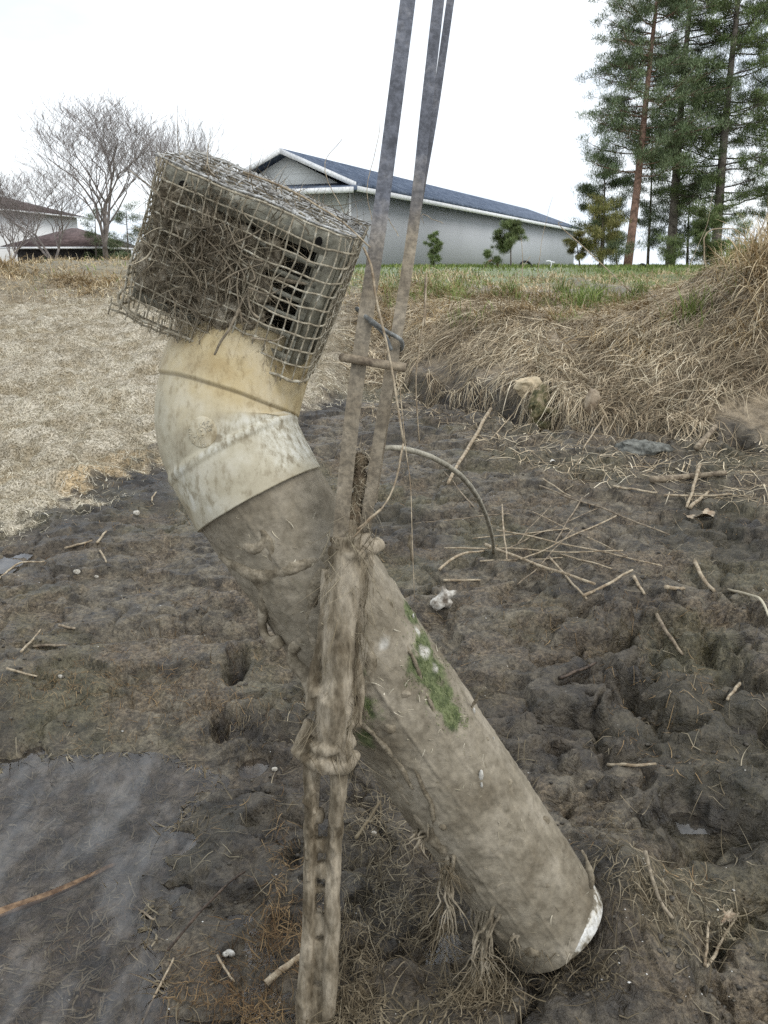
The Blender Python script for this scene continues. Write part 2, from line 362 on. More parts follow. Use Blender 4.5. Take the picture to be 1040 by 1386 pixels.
# water
def water_mat(name, film, patch):
    m = bpy.data.materials.new(name); m.use_nodes = True; t = m.node_tree; t.nodes.clear()
    o = N(t, 'ShaderNodeOutputMaterial'); tr = N(t, 'ShaderNodeBsdfTransparent'); tr.inputs[0].default_value = (.80, .79, .79, 1)
    gl = N(t, 'ShaderNodeBsdfGlossy'); gl.inputs['Roughness'].default_value = .04
    df = N(t, 'ShaderNodeBsdfDiffuse'); df.inputs[0].default_value = (.15, .16, .19, 1)
    n = noise(t, 10, 4, .6, scale=(1.3, .6, 1)); n2 = noise(t, 26, 3, .6)
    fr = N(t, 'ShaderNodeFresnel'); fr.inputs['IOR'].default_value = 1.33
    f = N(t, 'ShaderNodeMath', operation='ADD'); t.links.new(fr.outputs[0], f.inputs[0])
    n = noise(t, 6.5, 5, .62, scale=(1.5, .6, 1)); rr = ramp(t, n.outputs['Fac'], [(.0, (.0,) * 3), (.45, (.01,) * 3), (.66, (.07,) * 3), (.9, (patch,) * 3), (1, (patch,) * 3)]); t.links.new(rr.outputs[0], f.inputs[1])  # patch: noise streaks added to the gloss in place of sky reflections
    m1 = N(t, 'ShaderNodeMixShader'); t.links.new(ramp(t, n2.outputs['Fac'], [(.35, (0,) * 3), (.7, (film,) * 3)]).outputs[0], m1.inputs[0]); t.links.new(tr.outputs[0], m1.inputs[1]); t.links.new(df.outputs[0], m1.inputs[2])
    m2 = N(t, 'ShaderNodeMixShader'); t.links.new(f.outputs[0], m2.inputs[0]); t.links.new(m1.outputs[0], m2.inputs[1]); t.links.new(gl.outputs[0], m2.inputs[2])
    bn = N(t, 'ShaderNodeBump'); bn.inputs['Strength'].default_value = .12; bn.inputs['Distance'].default_value = .004; t.links.new(n2.outputs['Fac'], bn.inputs['Height'])
    t.links.new(bn.outputs[0], gl.inputs['Normal']); t.links.new(m2.outputs[0], o.inputs[0])
    return m
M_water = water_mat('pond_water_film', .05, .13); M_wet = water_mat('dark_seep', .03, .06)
def water(name, x0, x1, y0, y1, z):
    xs = np.linspace(x0, x1, 40); ys = np.linspace(y0, y1, 40); X, Y = np.meshgrid(xs, ys); i, j = np.meshgrid(np.arange(39), np.arange(39), indexing='ij'); a = (i * 40 + j).ravel()
    mb = MB(); mb.add(np.stack([X.ravel(), Y.ravel(), np.full(1600, z)], 1), np.stack([a, a + 1, a + 41, a + 40], 1))
    o = mb.build(name, M_water, center=False); return tagit(o, kind='structure')
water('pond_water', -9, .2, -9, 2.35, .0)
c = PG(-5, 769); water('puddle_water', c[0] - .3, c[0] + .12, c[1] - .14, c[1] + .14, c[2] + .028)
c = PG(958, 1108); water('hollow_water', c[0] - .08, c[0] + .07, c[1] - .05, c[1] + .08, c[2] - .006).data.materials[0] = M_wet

# ============================================================ ribbons (grass blades, fibres)
def ribbons(mb, base, head, L, wdt, droop, seg=4, curl=0., follow=0., lift=.004, taper=1.):
    n = len(base); head = head / (np.linalg.norm(head, axis=1)[:, None] + 1e-9)
    side = np.cross(head, [0, 0, 1]) + rng.normal(0, .25, (n, 3)); side /= np.linalg.norm(side, axis=1)[:, None] + 1e-9
    cv = np.cross(head, rng.normal(0, 1, (n, 3))) * curl
    V = np.empty((n, seg + 1, 2, 3))
    for k in range(seg + 1):
        t = k / seg
        p = base + head * (L * t)[:, None] + cv * (L * t * t)[:, None] * 1.0
        p[:, 2] -= droop * L * t * t
        if follow is not False and follow:
            h = height(p[:, 0], p[:, 1], True) + lift * (1 + rng.random(n) * 2)
            p[:, 2] = np.maximum(p[:, 2], h)
        wv = wdt * (1 - taper * t ** 1.6 * .9)
        V[:, k, 0] = p - side * wv[:, None] / 2; V[:, k, 1] = p + side * wv[:, None] / 2
    idx = np.arange(n)[:, None] * (2 * (seg + 1)) + np.arange(seg)[None] * 2
    q = np.stack([idx, idx + 1, idx + 3, idx + 2], -1).reshape(-1, 4)
    mb.add(V.reshape(-1, 3), q)
def dirs(n, az, azs, el, els):
    a = az + rng.normal(0, azs, n); e = el + rng.normal(0, els, n)
    return np.stack([np.sin(a) * np.cos(e), np.cos(a) * np.cos(e), np.sin(e)], 1)
def on_ground(x, y): return np.stack([x, y, height(x, y, True)], 1)

M_straw = blademat('dry_straw', [(0, (.31, .23, .135)), (.35, (.47, .365, .22)), (.7, (.62, .51, .34)), (1, (.74, .66, .50))])
M_strawdull = blademat('dull_matted_straw', [(0, (.19, .145, .095)), (.4, (.41, .335, .235)), (.8, (.60, .51, .37)), (1, (.80, .72, .57))])
M_green = blademat('green_blades', [(0, (.09, .14, .035)), (.5, (.17, .24, .065)), (1, (.32, .36, .14))])
M_fibre = blademat('pale_algae_fibre', [(0, (.22, .19, .13)), (.5, (.50, .455, .355)), (1, (.78, .73, .62))])
M_root = blademat('mud_coated_root', [(0, (.07, .055, .035)), (.5, (.165, .135, .09)), (1, (.30, .26, .19))])
M_rust = blademat('rust_brown_root', [(0, (.09, .055, .03)), (.5, (.19, .125, .065)), (1, (.33, .235, .13))])

# matted straw flowing down the bank
mb = MB(); n = 34000
x = rng.uniform(-.25, 4.3, n); tt = rng.beta(1.25, 1.6, n) * 3.6 + .03; y = np.interp(x, TX, TY) + tt
HD = lambda x, y: np.max([np.exp(-((x - h[0]) / (h[2] * 1.2)) ** 2 - ((y - h[1]) / (h[3] * 1.3)) ** 2) for h in HOLES[5:10]], axis=0)
keep = (fb(x, y, .35, 2, 5) > .22 + .3 * ss(.9, 0, tt)) & (HD(x, y) < .35); x, y = x[keep], y[keep]; n = len(x)
ribbons(mb, on_ground(x, y) + [0, 0, .02], dirs(n, math.pi + .55, .75, -.05, .22), rng.uniform(.08, .34, n), rng.uniform(.003, .007, n), rng.uniform(.1, .5, n), 5, .25, True, .006)
o = mb.build('matted_straw', M_strawdull, center=False); tagit(o, 'dull dead grass matted flat on the muddy bank slope', 'dead grass', kind='stuff')
# upright and arching straw tussocks
def tussocks(centers, per, L, w, spread, el, droop, mb, az=None):
    for (cx_, cy_, s) in centers:
        n = int(per * s); r = np.abs(rng.normal(0, spread * s, n)); a = rng.uniform(0, 2 * np.pi, n)
        x = cx_ + r * np.cos(a); y = cy_ + r * np.sin(a)
        hd = dirs(n, 0, 9 if az is None else .9, el, .28)
        if az is not None:
            b = az + rng.normal(0, .8, n); hd = np.stack([np.sin(b) * .7, np.cos(b) * .7, np.abs(rng.normal(.8, .4, n))], 1)
        ribbons(mb, on_ground(x, y) - [0, 0, .01], hd, rng.uniform(.5, 1.15, n) * L * s, rng.uniform(.6, 1.4, n) * w, rng.uniform(.3, 1.2, n) * droop, 6, .2, True, .004)
mb = MB()
cs = [(rx, np.interp(rx, TX, TY) + rng.uniform(1.0, 4.2), rng.uniform(.5, 1.0)) for rx in rng.uniform(-.2, 4.6, 190)]
tussocks(cs, 80, .26, .008, .12, .9, .75, mb, math.pi + .3)
cs = [(rng.uniform(2.35, 3.9), rng.uniform(5.0, 6.5), rng.uniform(.8, 1.15)) for _ in range(34)]
tussocks(cs, 95, .36, .007, .13, 1.0, .8, mb, math.pi + .5)
cs = [(rng.uniform(2.5, 3.6), rng.uniform(5.7, 6.6), 1.) for _ in range(22)]
tussocks(cs, 60, .42, .008, .14, 1.1, .5, mb)
o = mb.build('straw_tussocks', M_straw, center=False); tagit(o, 'pale dry grass tussocks bending over the bank', 'dry grass', kind='stuff')
# hanging fringe over the toe
mb = MB(); n = 2600; x = rng.uniform(.05, 2.9, n); y = np.interp(x, TX, TY) + rng.uniform(.0, .22, n)
keep = (fb(x, y * 0, .25, 2, 15) > .42) & (HD(x, y) < .9); x, y = x[keep], y[keep]; n = len(x)
ribbons(mb, on_ground(x, y) + [0, 0, .015], dirs(n, math.pi, .7, -.15, .35), rng.uniform(.05, .20, n), rng.uniform(.003, .006, n), rng.uniform(.3, 1.3, n), 4, .3, True, .003)
o = mb.build('root_fringe', M_strawdull, center=False); tagit(o, 'root and straw fringe hanging over the dark bank toe', 'roots', kind='stuff')
# crest grass, left and centre
mb = MB(); n = 20000; x = rng.uniform(-8, 4.5, n); y = rng.uniform(8.7, 13.5, n)
k_ = fb(x, y, .6, 3, 44); keep = rng.random(n) < ss(.3, .6, k_) * ss(8.6, 10, y); x, y = x[keep], y[keep]; n = len(x)
ribbons(mb, on_ground(x, y), dirs(n, 0, 9, 1.0, .35), rng.uniform(.06, .22, n), rng.uniform(.006, .012, n), rng.uniform(.2, .9, n), 4, .2, True)
cs = [(PG(px, py)[0], PG(px, py)[1], s) for px, py, s in [(105, 385, 1.), (130, 390, 1.), (150, 385, .8), (85, 380, .8), (8, 365, 1.2), (-15, 370, 1.2), (30, 372, .8), (120, 400, .7)]]
tussocks(cs, 130, .34, .010, .18, .8, .8, mb, math.pi)
o = mb.build('crest_dry_grass', M_straw, center=False); tagit(o, 'straw coloured grass along the far crest on the left', 'dry grass', kind='stuff')
# green blades
mb = MB(); n = 36000; x = rng.uniform(-9, 12, n); y = 9.3 + rng.random(n) ** 1.8 * 24
keep = ((x / y > -.4)) & (rng.random(n) < ss(.3, .5, fb(x, y, .9, 2, 49)) * ss(9.2, 11., y) * (1 - .75 * ss(-.12, -.2, x / y))); x, y = x[keep], y[keep]; n = len(x)
ribbons(mb, on_ground(x, y), dirs(n, 0, 9, 1.2, .25), rng.uniform(.05, .15, n), rng.uniform(.008, .02, n) * (y / 14), rng.uniform(.1, .5, n), 3, .1)
cs = [(PG(px, py)[0], PG(px, py)[1], s_) for px, py, s_ in [(785, 420, .9), (800, 410, 1.1), (935, 430, 1.), (760, 395, .8), (690, 395, .7), (620, 410, .7), (600, 400, .8), (860, 400, .8), (1000, 350, .8)]]
tussocks(cs, 90, .3, .008, .10, 1.1, .35, mb)
n = 9000; x = rng.uniform(.0, 4.3, n); y = np.interp(x, TX, TY) + rng.uniform(1.2, 4.5, n)
keep = fb(x, y, .5, 2, 33) > .54; x, y = x[keep], y[keep]; n = len(x)
ribbons(mb, on_ground(x, y), dirs(n, 0, 9, 1.15, .25), rng.uniform(.08, .26, n), rng.uniform(.004, .008, n), rng.uniform(.1, .5, n), 4, .1)
o = mb.build('green_grass', M_green, center=False); tagit(o, 'fresh green grass on the lawn and among the straw', 'grass', kind='stuff')
# pale algae fibres on left mat
mb = MB(); n = 100000; y = 3.2 + rng.random(n) ** 1.3 * 7.3; x = rng.uniform(-.62, .08, n) * y
t_ = y - np.interp(x, TX, TY); keep = (t_ + (fb(x, y, .35, 4, 88) - .5) * 1.1 + (fb(x, y, .09, 3, 89) - .5) * .9 > .05 - rng.random(n) ** 4 * .5) & (wl_(x, y) > .3); x, y = x[keep], y[keep]; n = len(x)
ribbons(mb, on_ground(x, y) + [0, 0, .002], dirs(n, 0, 9, .1, .3), rng.uniform(.015, .055, n) * (.6 + y * .1), rng.uniform(.0016, .0036, n) * (.5 + y * .13), rng.uniform(.1, .9, n), 3, .7, True, .003)
o = mb.build('algae_mat', M_fibre, center=False); tagit(o, 'dried pale algae mat over the left shore', 'dried algae', kind='stuff')
# fine brown litter and roots over the mud
def litter(name, M, n, xr, yr, cond, L, w, label, cat, curl=.5):
    mb = MB(); y = rng.uniform(*yr, n); x = rng.uniform(*xr, n) * np.maximum(y, 1)
    k = cond(x, y) & (np.min([((x - h[0]) / h[2]) ** 2 + ((y - h[1]) / h[3]) ** 2 for h in HOLES[:4]], axis=0) > 3.2); x, y = x[k], y[k]; n = len(x)
    ribbons(mb, on_ground(x, y) + [0, 0, .002], dirs(n, 0, 9, .05, .2), rng.uniform(*L, n), rng.uniform(*w, n), rng.uniform(0, .6, n), 4, curl, True, .002)
    o = mb.build(name, M, center=False); tagit(o, label, cat, kind='stuff')
mudc = lambda x, y: (y - np.interp(x, TX, TY) < .1)
litter('brown_litter', M_rust, 7000, (-.6, .5), (1.15, 5), lambda x, y: mudc(x, y) & (fb(x, y, .4, 3, 101) > .50), (.01, .05), (.001, .0024), 'fine reddish brown root litter on the mud', 'litter')
litter('straw_litter', M_root, 6000, (-.6, .6), (1.1, 6), lambda x, y: mudc(x, y) & (fb(x, y, .5, 3, 104) > .42), (.012, .09), (.0012, .003), 'scattered thin straw bits and fibres on the mud', 'litter', .3)
litter('bank_foot_litter', M_strawdull, 5000, (-.02, .6), (3.6, 6.3), lambda x, y: mudc(x, y) & (y > np.interp(x, TX, TY) - 1.1), (.03, .2), (.003, .006), 'straw pieces washed up along the bank foot', 'litter', .1)

litter('submerged_debris', M_root, 6000, (-.6, .1), (.9, 2.1), lambda x, y: macro(x, y) < 0, (.01, .06), (.0015, .005), 'bits of straw and leaf lying in the shallow puddle', 'debris', .4)
# clods and shell grit
M_clod = nmat('dark_mud_clods', [(.3, (.03, .026, .021)), (.7, (.11, .096, .075))], 60, 4, .6, .5, .002)
M_white = nmat('weathered_white', [(.3, (.45, .43, .38)), (.7, (.75, .73, .68))], 60, 3, .6, .2, .001)
def scatter(name, M, n, cond, r, label, cat, flat=.6, seg=6, sink=.3):
    mb = MB(); y = 1.15 + rng.random(n) ** 1.5 * 4; x = rng.uniform(-.6, .6, n) * y; k = cond(x, y); x, y = x[k], y[k]
    z = height(x, y, True)
    for a, b, c_ in zip(x, y, z):
        rr = r[0] * (r[1] / r[0]) ** (random.random() ** 2); mb.blob((a, b, c_ + rr * flat * sink), (rr, rr * random.uniform(.6, 1), rr * flat), random.random() * 99, .9, seg)
    o = mb.build(name, M, center=False); tagit(o, label, cat, kind='stuff')
scatter('mud_crumbs', M_clod, 3600, lambda x, y: mudc(x, y) & (fb(x, y, .3, 2, 111) > .45) & (macro(x, y) > .0), (.002, .009), 'dark crumbs of drying mud', 'mud crumbs')
scatter('shell_grit', M_white, 420, lambda x, y: mudc(x, y), (.0012, .0035), 'tiny white shell grit dotted over the mud', 'grit', .5, 6, .6)

# ============================================================ drain pipe
def pmat():
    m, t, b = mat('mud_coated_pipe', .9, .15)
    vc = N(t, 'ShaderNodeVertexColor', layer_name='mask'); sp = N(t, 'ShaderNodeSeparateColor'); t.links.new(vc.outputs[0], sp.inputs[0])
    n1 = noise(t, 9, 6, .65); n2 = noise(t, 60, 5, .7); n3 = noise(t, 220, 3, .6)
    c = ramp(t, n1.outputs['Fac'], [(.2, (.155, .130, .092)), (.5, (.24, .208, .155)), (.8, (.33, .29, .225))]).outputs[0]
    c = mixc(t, .8, c, ramp(t, n2.outputs['Fac'], [(.2, (.7, .69, .67)), (.5, (1, 1, 1)), (.8, (1.25, 1.24, 1.22))]).outputs[0], 'MULTIPLY')
    grn = ramp(t, n2.outputs['Fac'], [(.3, (.06, .075, .035)), (.7, (.165, .185, .09))]).outputs[0]
    c = mixc(t, sp.outputs[1], c, grn)
    wh = ramp(t, n2.outputs['Fac'], [(.3, (.42, .40, .35)), (.7, (.70, .68, .62))]).outputs[0]
    c = mixc(t, sp.outputs[0], c, wh)
    t.links.new(c, b.inputs['Base Color'])
    p = bump(t, b, n2.outputs['Fac'], .6, .0025); bump(t, b, n3.outputs['Fac'], .5, .0015, p)
    return m
M_pipe = pmat()
M_drape = nmat('draped_dried_mud', [(.3, (.105, .083, .054)), (.5, (.225, .187, .132)), (.7, (.35, .30, .225))], 30, 7, .9, 1., .004, scale=(1, 1, .3), spec=.15)
M_mud = nmat('grey_brown_dried_mud', [(.28, (.13, .107, .074)), (.5, (.215, .182, .13)), (.72, (.32, .275, .205))], 38, 6, .9, .6, .0025, spec=.15)
A0, A1 = P(338, 655, 1.43), P(748, 1250, 1.61)
PR = .1085
AX = (A1 - A0); PLEN = np.linalg.norm(AX); AX = AX / PLEN
E1 = np.cross(AX, [0, 1, 0]); E1 /= np.linalg.norm(E1); E2 = np.cross(AX, E1)
pipe_root = empty('drain_pipe', Vector(A1 - [0, 0, .11]), 'leaning mud coated plastic drain pipe with a stained elbow on top', 'drain pipe')
nt_, na = 300, 240
tv = np.linspace(-.02, PLEN - .022, nt_); av = np.linspace(0, 2 * np.pi, na, endpoint=False)
T_, A_ = np.meshgrid(tv, av, indexing='ij'); T_ = T_.ravel(); A_ = A_.ravel()
T_ = T_ + ss(PLEN - .12, PLEN - .02, T_) * (-.014 + .038 * ss(.75, -.1, np.cos(A_) * E1[0] + np.sin(A_) * E2[0]))
q3 = np.stack([np.cos(A_) * 2.2, np.sin(A_) * 2.2, T_ * 17], 1)
rad = PR + .006 * (fbm3(q3 * 1.0, 3) - .5) + .002 * (fbm3(q3 * 3.5, 3) - .5) + .0018 * (fbm3(q3 * 12, 3) - .5)
rad += .0013 * (1 - np.abs(fbm3(q3 * 2.5 + 30, 3) - .5) * 8).clip(0, 1)
rad += .0022 * np.exp(-((fbm3(np.stack([np.cos(A_) * 3, np.sin(A_) * 3, T_ * 2.2], 1) + 9, 2) - .5) / .02) ** 2)      # thin ridges of dried film
rad -= .002 * ss(.60, .66, fbm3(q3 * 1.7 + 4, 2)) * ss(.1, .3, T_)
rad = rad - .003 * ss(PLEN - .05, PLEN - .01, T_)
rad = np.where(T_ > PLEN - .07, np.maximum(rad, PR - .0022), rad); rad = np.where(T_ < .045, np.minimum(rad, .1095), rad)
Vp = A0 + AX * T_[:, None] + rad[:, None] * (np.cos(A_)[:, None] * E1 + np.sin(A_)[:, None] * E2)
i, j = np.meshgrid(np.arange(nt_ - 1), np.arange(na), indexing='ij'); a_ = (i * na + j).ravel(); b_ = (i * na + (j + 1) % na).ravel()
Qp = np.stack([a_, b_, b_ + na, a_ + na], 1)
def unproj_px(V):
    Q = V - [0, 0, CAMZ]; d = Q[:, 1] * CP - Q[:, 2] * SP; up = Q[:, 1] * SP + Q[:, 2] * CP
    return CX + FPX * Q[:, 0] / d, CY - FPX * up / d
bvh_pipe = BVHTree.FromPolygons([tuple(v) for v in Vp], [tuple(q) for q in Qp])
def hit(bvh, px, py):
    D = P(px, py, 1.0) - np.array([0, 0, CAMZ]); r = bvh.ray_cast(Vector((0, 0, CAMZ)), Vector(D).normalized())
    return (np.array(r[0]), np.array(r[1])) if r[0] else (None, None)
# stains that sit at real places on the pipe wall
def spot(V, px, py, r, bvh=bvh_pipe):
    h, _ = hit(bvh, px, py)
    return np.exp(-(np.linalg.norm(V - h, axis=1) / r) ** 2) if h is not None else 0
g = 0
nzp = fbm3(Vp * 60, 3)
for (px, py, r, s) in [(556, 828, .030, 1.2), (575, 870, .036, 1.1), (583, 905, .040, 1.2), (598, 945, .034, 1.2), (613, 968, .028, 1.3), (565, 900, .03, 1), (497, 960, .03, .9), (492, 1000, .03, .8), (403, 800, .03, .45), (330, 730, .02, .3), (498, 910, .02, .6)]:
    g = np.maximum(g, s * spot(Vp, px, py, r))
g = ss(.45, .8, g + (nzp - .5) * .9)
w_ = 0
for (px, py, r, s) in [(566, 855, .013, 1), (575, 882, .016, 1), (590, 905, .012, .9), (520, 870, .016, .7), (505, 900, .012, .6)]:
    w_ = np.maximum(w_, s * spot(Vp, px, py, r))
w_ = np.clip(ss(.4, .9, w_ + (nzp - .5) * .8) * .8, 0, 1)
mb = MB(); mb.add(Vp, Qp); me = mb.mesh('pipe_body'); set_color(me, 'mask', np.stack([w_, g * (1 - w_), g * 0, g * 0], 1))
pipe_body = link('pipe_body', me, M_pipe, pipe_root, True)
# clean white bell end
M_pvc = nmat('chalky_white_plastic', [(.38, (.20, .17, .12)), (.5, (.50, .47, .40)), (.66, (.70, .69, .65))], 30, 5, .6, .3, .001)
mb = MB(); s_ = np.array([-.035, -.030, -.012, -.011, -.009, -.008, 0, .018, .021, .021, -.03]); r_ = PR - .003 + np.array([-.006, -.001, -.001, -.004, -.004, .000, .0005, .0005, -.002, -.012, -.014])
pts = A0 + AX * (PLEN - .020 + s_)[:, None]
V = []
a72 = np.linspace(0, 2 * np.pi, 96, endpoint=False)
for p_, rr in zip(pts, r_): V.append(p_ + rr * (np.cos(a72)[:, None] * E1 + np.sin(a72)[:, None] * E2))
m_ = len(pts); i, j = np.meshgrid(np.arange(m_ - 1), np.arange(96), indexing='ij'); a_ = (i * 96 + j).ravel(); b_ = (i * 96 + (j + 1) % 96).ravel()
mb.add(np.vstack(V), np.stack([a_, b_, b_ + 96, a_ + 96], 1)); mb.build('pipe_end_rim', M_pvc, pipe_root)['label'] = 'clean white plastic rim at the foot of the pipe'
# elbow
def elbow_mat():
    m, t, b = mat('stained_plastic_elbow', .55, .35)
    vc = N(t, 'ShaderNodeVertexColor', layer_name='mask'); sp = N(t, 'ShaderNodeSeparateColor'); t.links.new(vc.outputs[0], sp.inputs[0])
    n1 = noise(t, 13, 6, .65); n2 = noise(t, 70, 5, .7, scale=(1, 1, .5)); n3 = noise(t, 5, 4, .6)
    base = ramp(t, n1.outputs['Fac'], [(.2, (.33, .285, .195)), (.5, (.46, .415, .30)), (.8, (.56, .52, .41))]).outputs[0]
    yel = ramp(t, n1.outputs['Fac'], [(.2, (.40, .285, .125)), (.5, (.51, .40, .21)), (.8, (.57, .48, .31))]).outputs[0]
    wh = ramp(t, n2.outputs['Fac'], [(.3, (.30, .265, .19)), (.5, (.50, .475, .38)), (.7, (.64, .625, .55))]).outputs[0]
    c = mixc(t, sp.outputs[0], base, yel); c = mixc(t, sp.outputs[1], c, wh)
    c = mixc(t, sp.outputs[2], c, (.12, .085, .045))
    c = mixc(t, .75, c, ramp(t, n2.outputs['Fac'], [(.25, (.66, .62, .56)), (.45, (1, 1, 1)), (.7, (1.05, 1.05, 1.05))]).outputs[0], 'MULTIPLY')
    t.links.new(c, b.inputs['Base Color']); bump(t, b, n2.outputs['Fac'], .35, .0012)
    return m
M_elbow = elbow_mat()
axpx = [(360, 690), (352, 677), (340, 655), (327, 630), (316, 605), (309, 580), (308, 558), (311, 535), (319, 505), (329, 475), (338, 448)]
ctrl = np.array([P(a, b, 1.43) for a, b in axpx])
def spline(c, n):
    c = np.asarray(c, float); c2 = np.vstack([2 * c[0] - c[1], c, 2 * c[-1] - c[-2]]); out = []; m = len(c) - 1
    for u in np.linspace(0, m - 1e-6, n):
        k = int(u); f = u - k; p0, p1, p2, p3 = c2[k], c2[k + 1], c2[k + 2], c2[k + 3]
        out.append(.5 * ((2 * p1) + (-p0 + p2) * f + (2 * p0 - 5 * p1 + 4 * p2 - p3) * f * f + (-p0 + 3 * p1 - 3 * p2 + p3) * f ** 3))
    return np.array(out)
nE = 150; path = spline(ctrl, nE); uE = np.linspace(0, 10, nE)
dirE = []
dA = P(340, 655, 1.43) - P(352, 677, 1.43) ; dB = P(338, 448, 1.43) - P(311, 535, 1.43); dA /= np.linalg.norm(dA); dB /= np.linalg.norm(dB)
# tilt profile of the cross-sections: stays with the pipe up to the ridge, turns over the bend, then with the neck
rE = np.interp(uE, [0, .95, 1.0, 3.55, 3.72, 3.92, 4.08, 5.5, 6.85, 6.95, 7.05, 8.5, 10], [.1125, .1135, .1155, .1172, .1198, .1198, .1168, .1185, .1175, .1175, .1215, .1195, .1170])
tw = ss(3.6, 7.0, uE)
VE = []; aE = np.linspace(0, 2 * np.pi, 160, endpoint=False)
for k in range(nE):
    T = dA * (1 - tw[k]) + dB * tw[k]; T /= np.linalg.norm(T)
    e1 = np.cross(T, [0, 1, 0]); e1 /= np.linalg.norm(e1); e2 = np.cross(T, e1)
    VE.append(path[k] + rE[k] * (np.cos(aE)[:, None] * e1 + np.sin(aE)[:, None] * e2))
keepk = uE >= .95; VE = np.array(VE)[keepk]; uK = uE[keepk]
inner = path[keepk][:1] + (VE[0] - path[keepk][0]) * .93          # lip thickness
VE = np.concatenate([[inner], VE]); uK = np.concatenate([[uK[0]], uK]); m_ = len(VE)
Vf = VE.reshape(-1, 3) ; uu = np.repeat(uK, 160)
Vf = Vf + (fbm3(Vf * 22, 2)[:, None] - .5) * .0022
i, j = np.meshgrid(np.arange(m_ - 1), np.arange(160), indexing='ij'); a_ = (i * 160 + j).ravel(); b_ = (i * 160 + (j + 1) % 160).ravel()
QE = np.stack([a_, b_, b_ + 160, a_ + 160], 1)
mb = MB(); mb.add(Vf, QE); me = mb.mesh('elbow')
ex, ey = unproj_px(Vf); nn = fbm3(Vf * 14, 4); xr = (Vf[:, 0] - Vf[:, 0].min()) / (Vf[:, 0].max() - Vf[:, 0].min())
yel = .88 * ss(3.6, 8.2, uu + (nn - .5) * 5 + (xr - .5) * 2.5)
whi = .8 * ss(.2, .85, ss(.2, 3.4, uu + (nn - .5) * 4) * ss(6.8, 4.0, uu + (nn - .5) * 6) * ss(-.1, .9, xr + (nn - .5) * 1.6) + .5 * np.exp(-((uu - 3.82) / .16) ** 2) + .35 * ss(9.3, 9.9, uu) * ss(.2, .0, xr))
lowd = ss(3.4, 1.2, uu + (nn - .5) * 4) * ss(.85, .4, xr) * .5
grv_shade = np.exp(-((uu - 6.93) / .05) ** 2) * .6 + np.exp(-((uu - 4.2) / .06) ** 2) * .1  # painted shadow line under the upper ring, a fainter one at the ridge
set_color(me, 'mask', np.stack([np.clip(np.maximum(yel, 0), 0, 1), np.clip(whi, 0, 1) * (1 - lowd), np.clip(np.maximum(lowd * .35, grv_shade), 0, 1), yel], 1))
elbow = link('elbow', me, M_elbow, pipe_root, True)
bvh_el = BVHTree.FromPolygons([tuple(v) for v in Vf], [tuple(q) for q in QE])
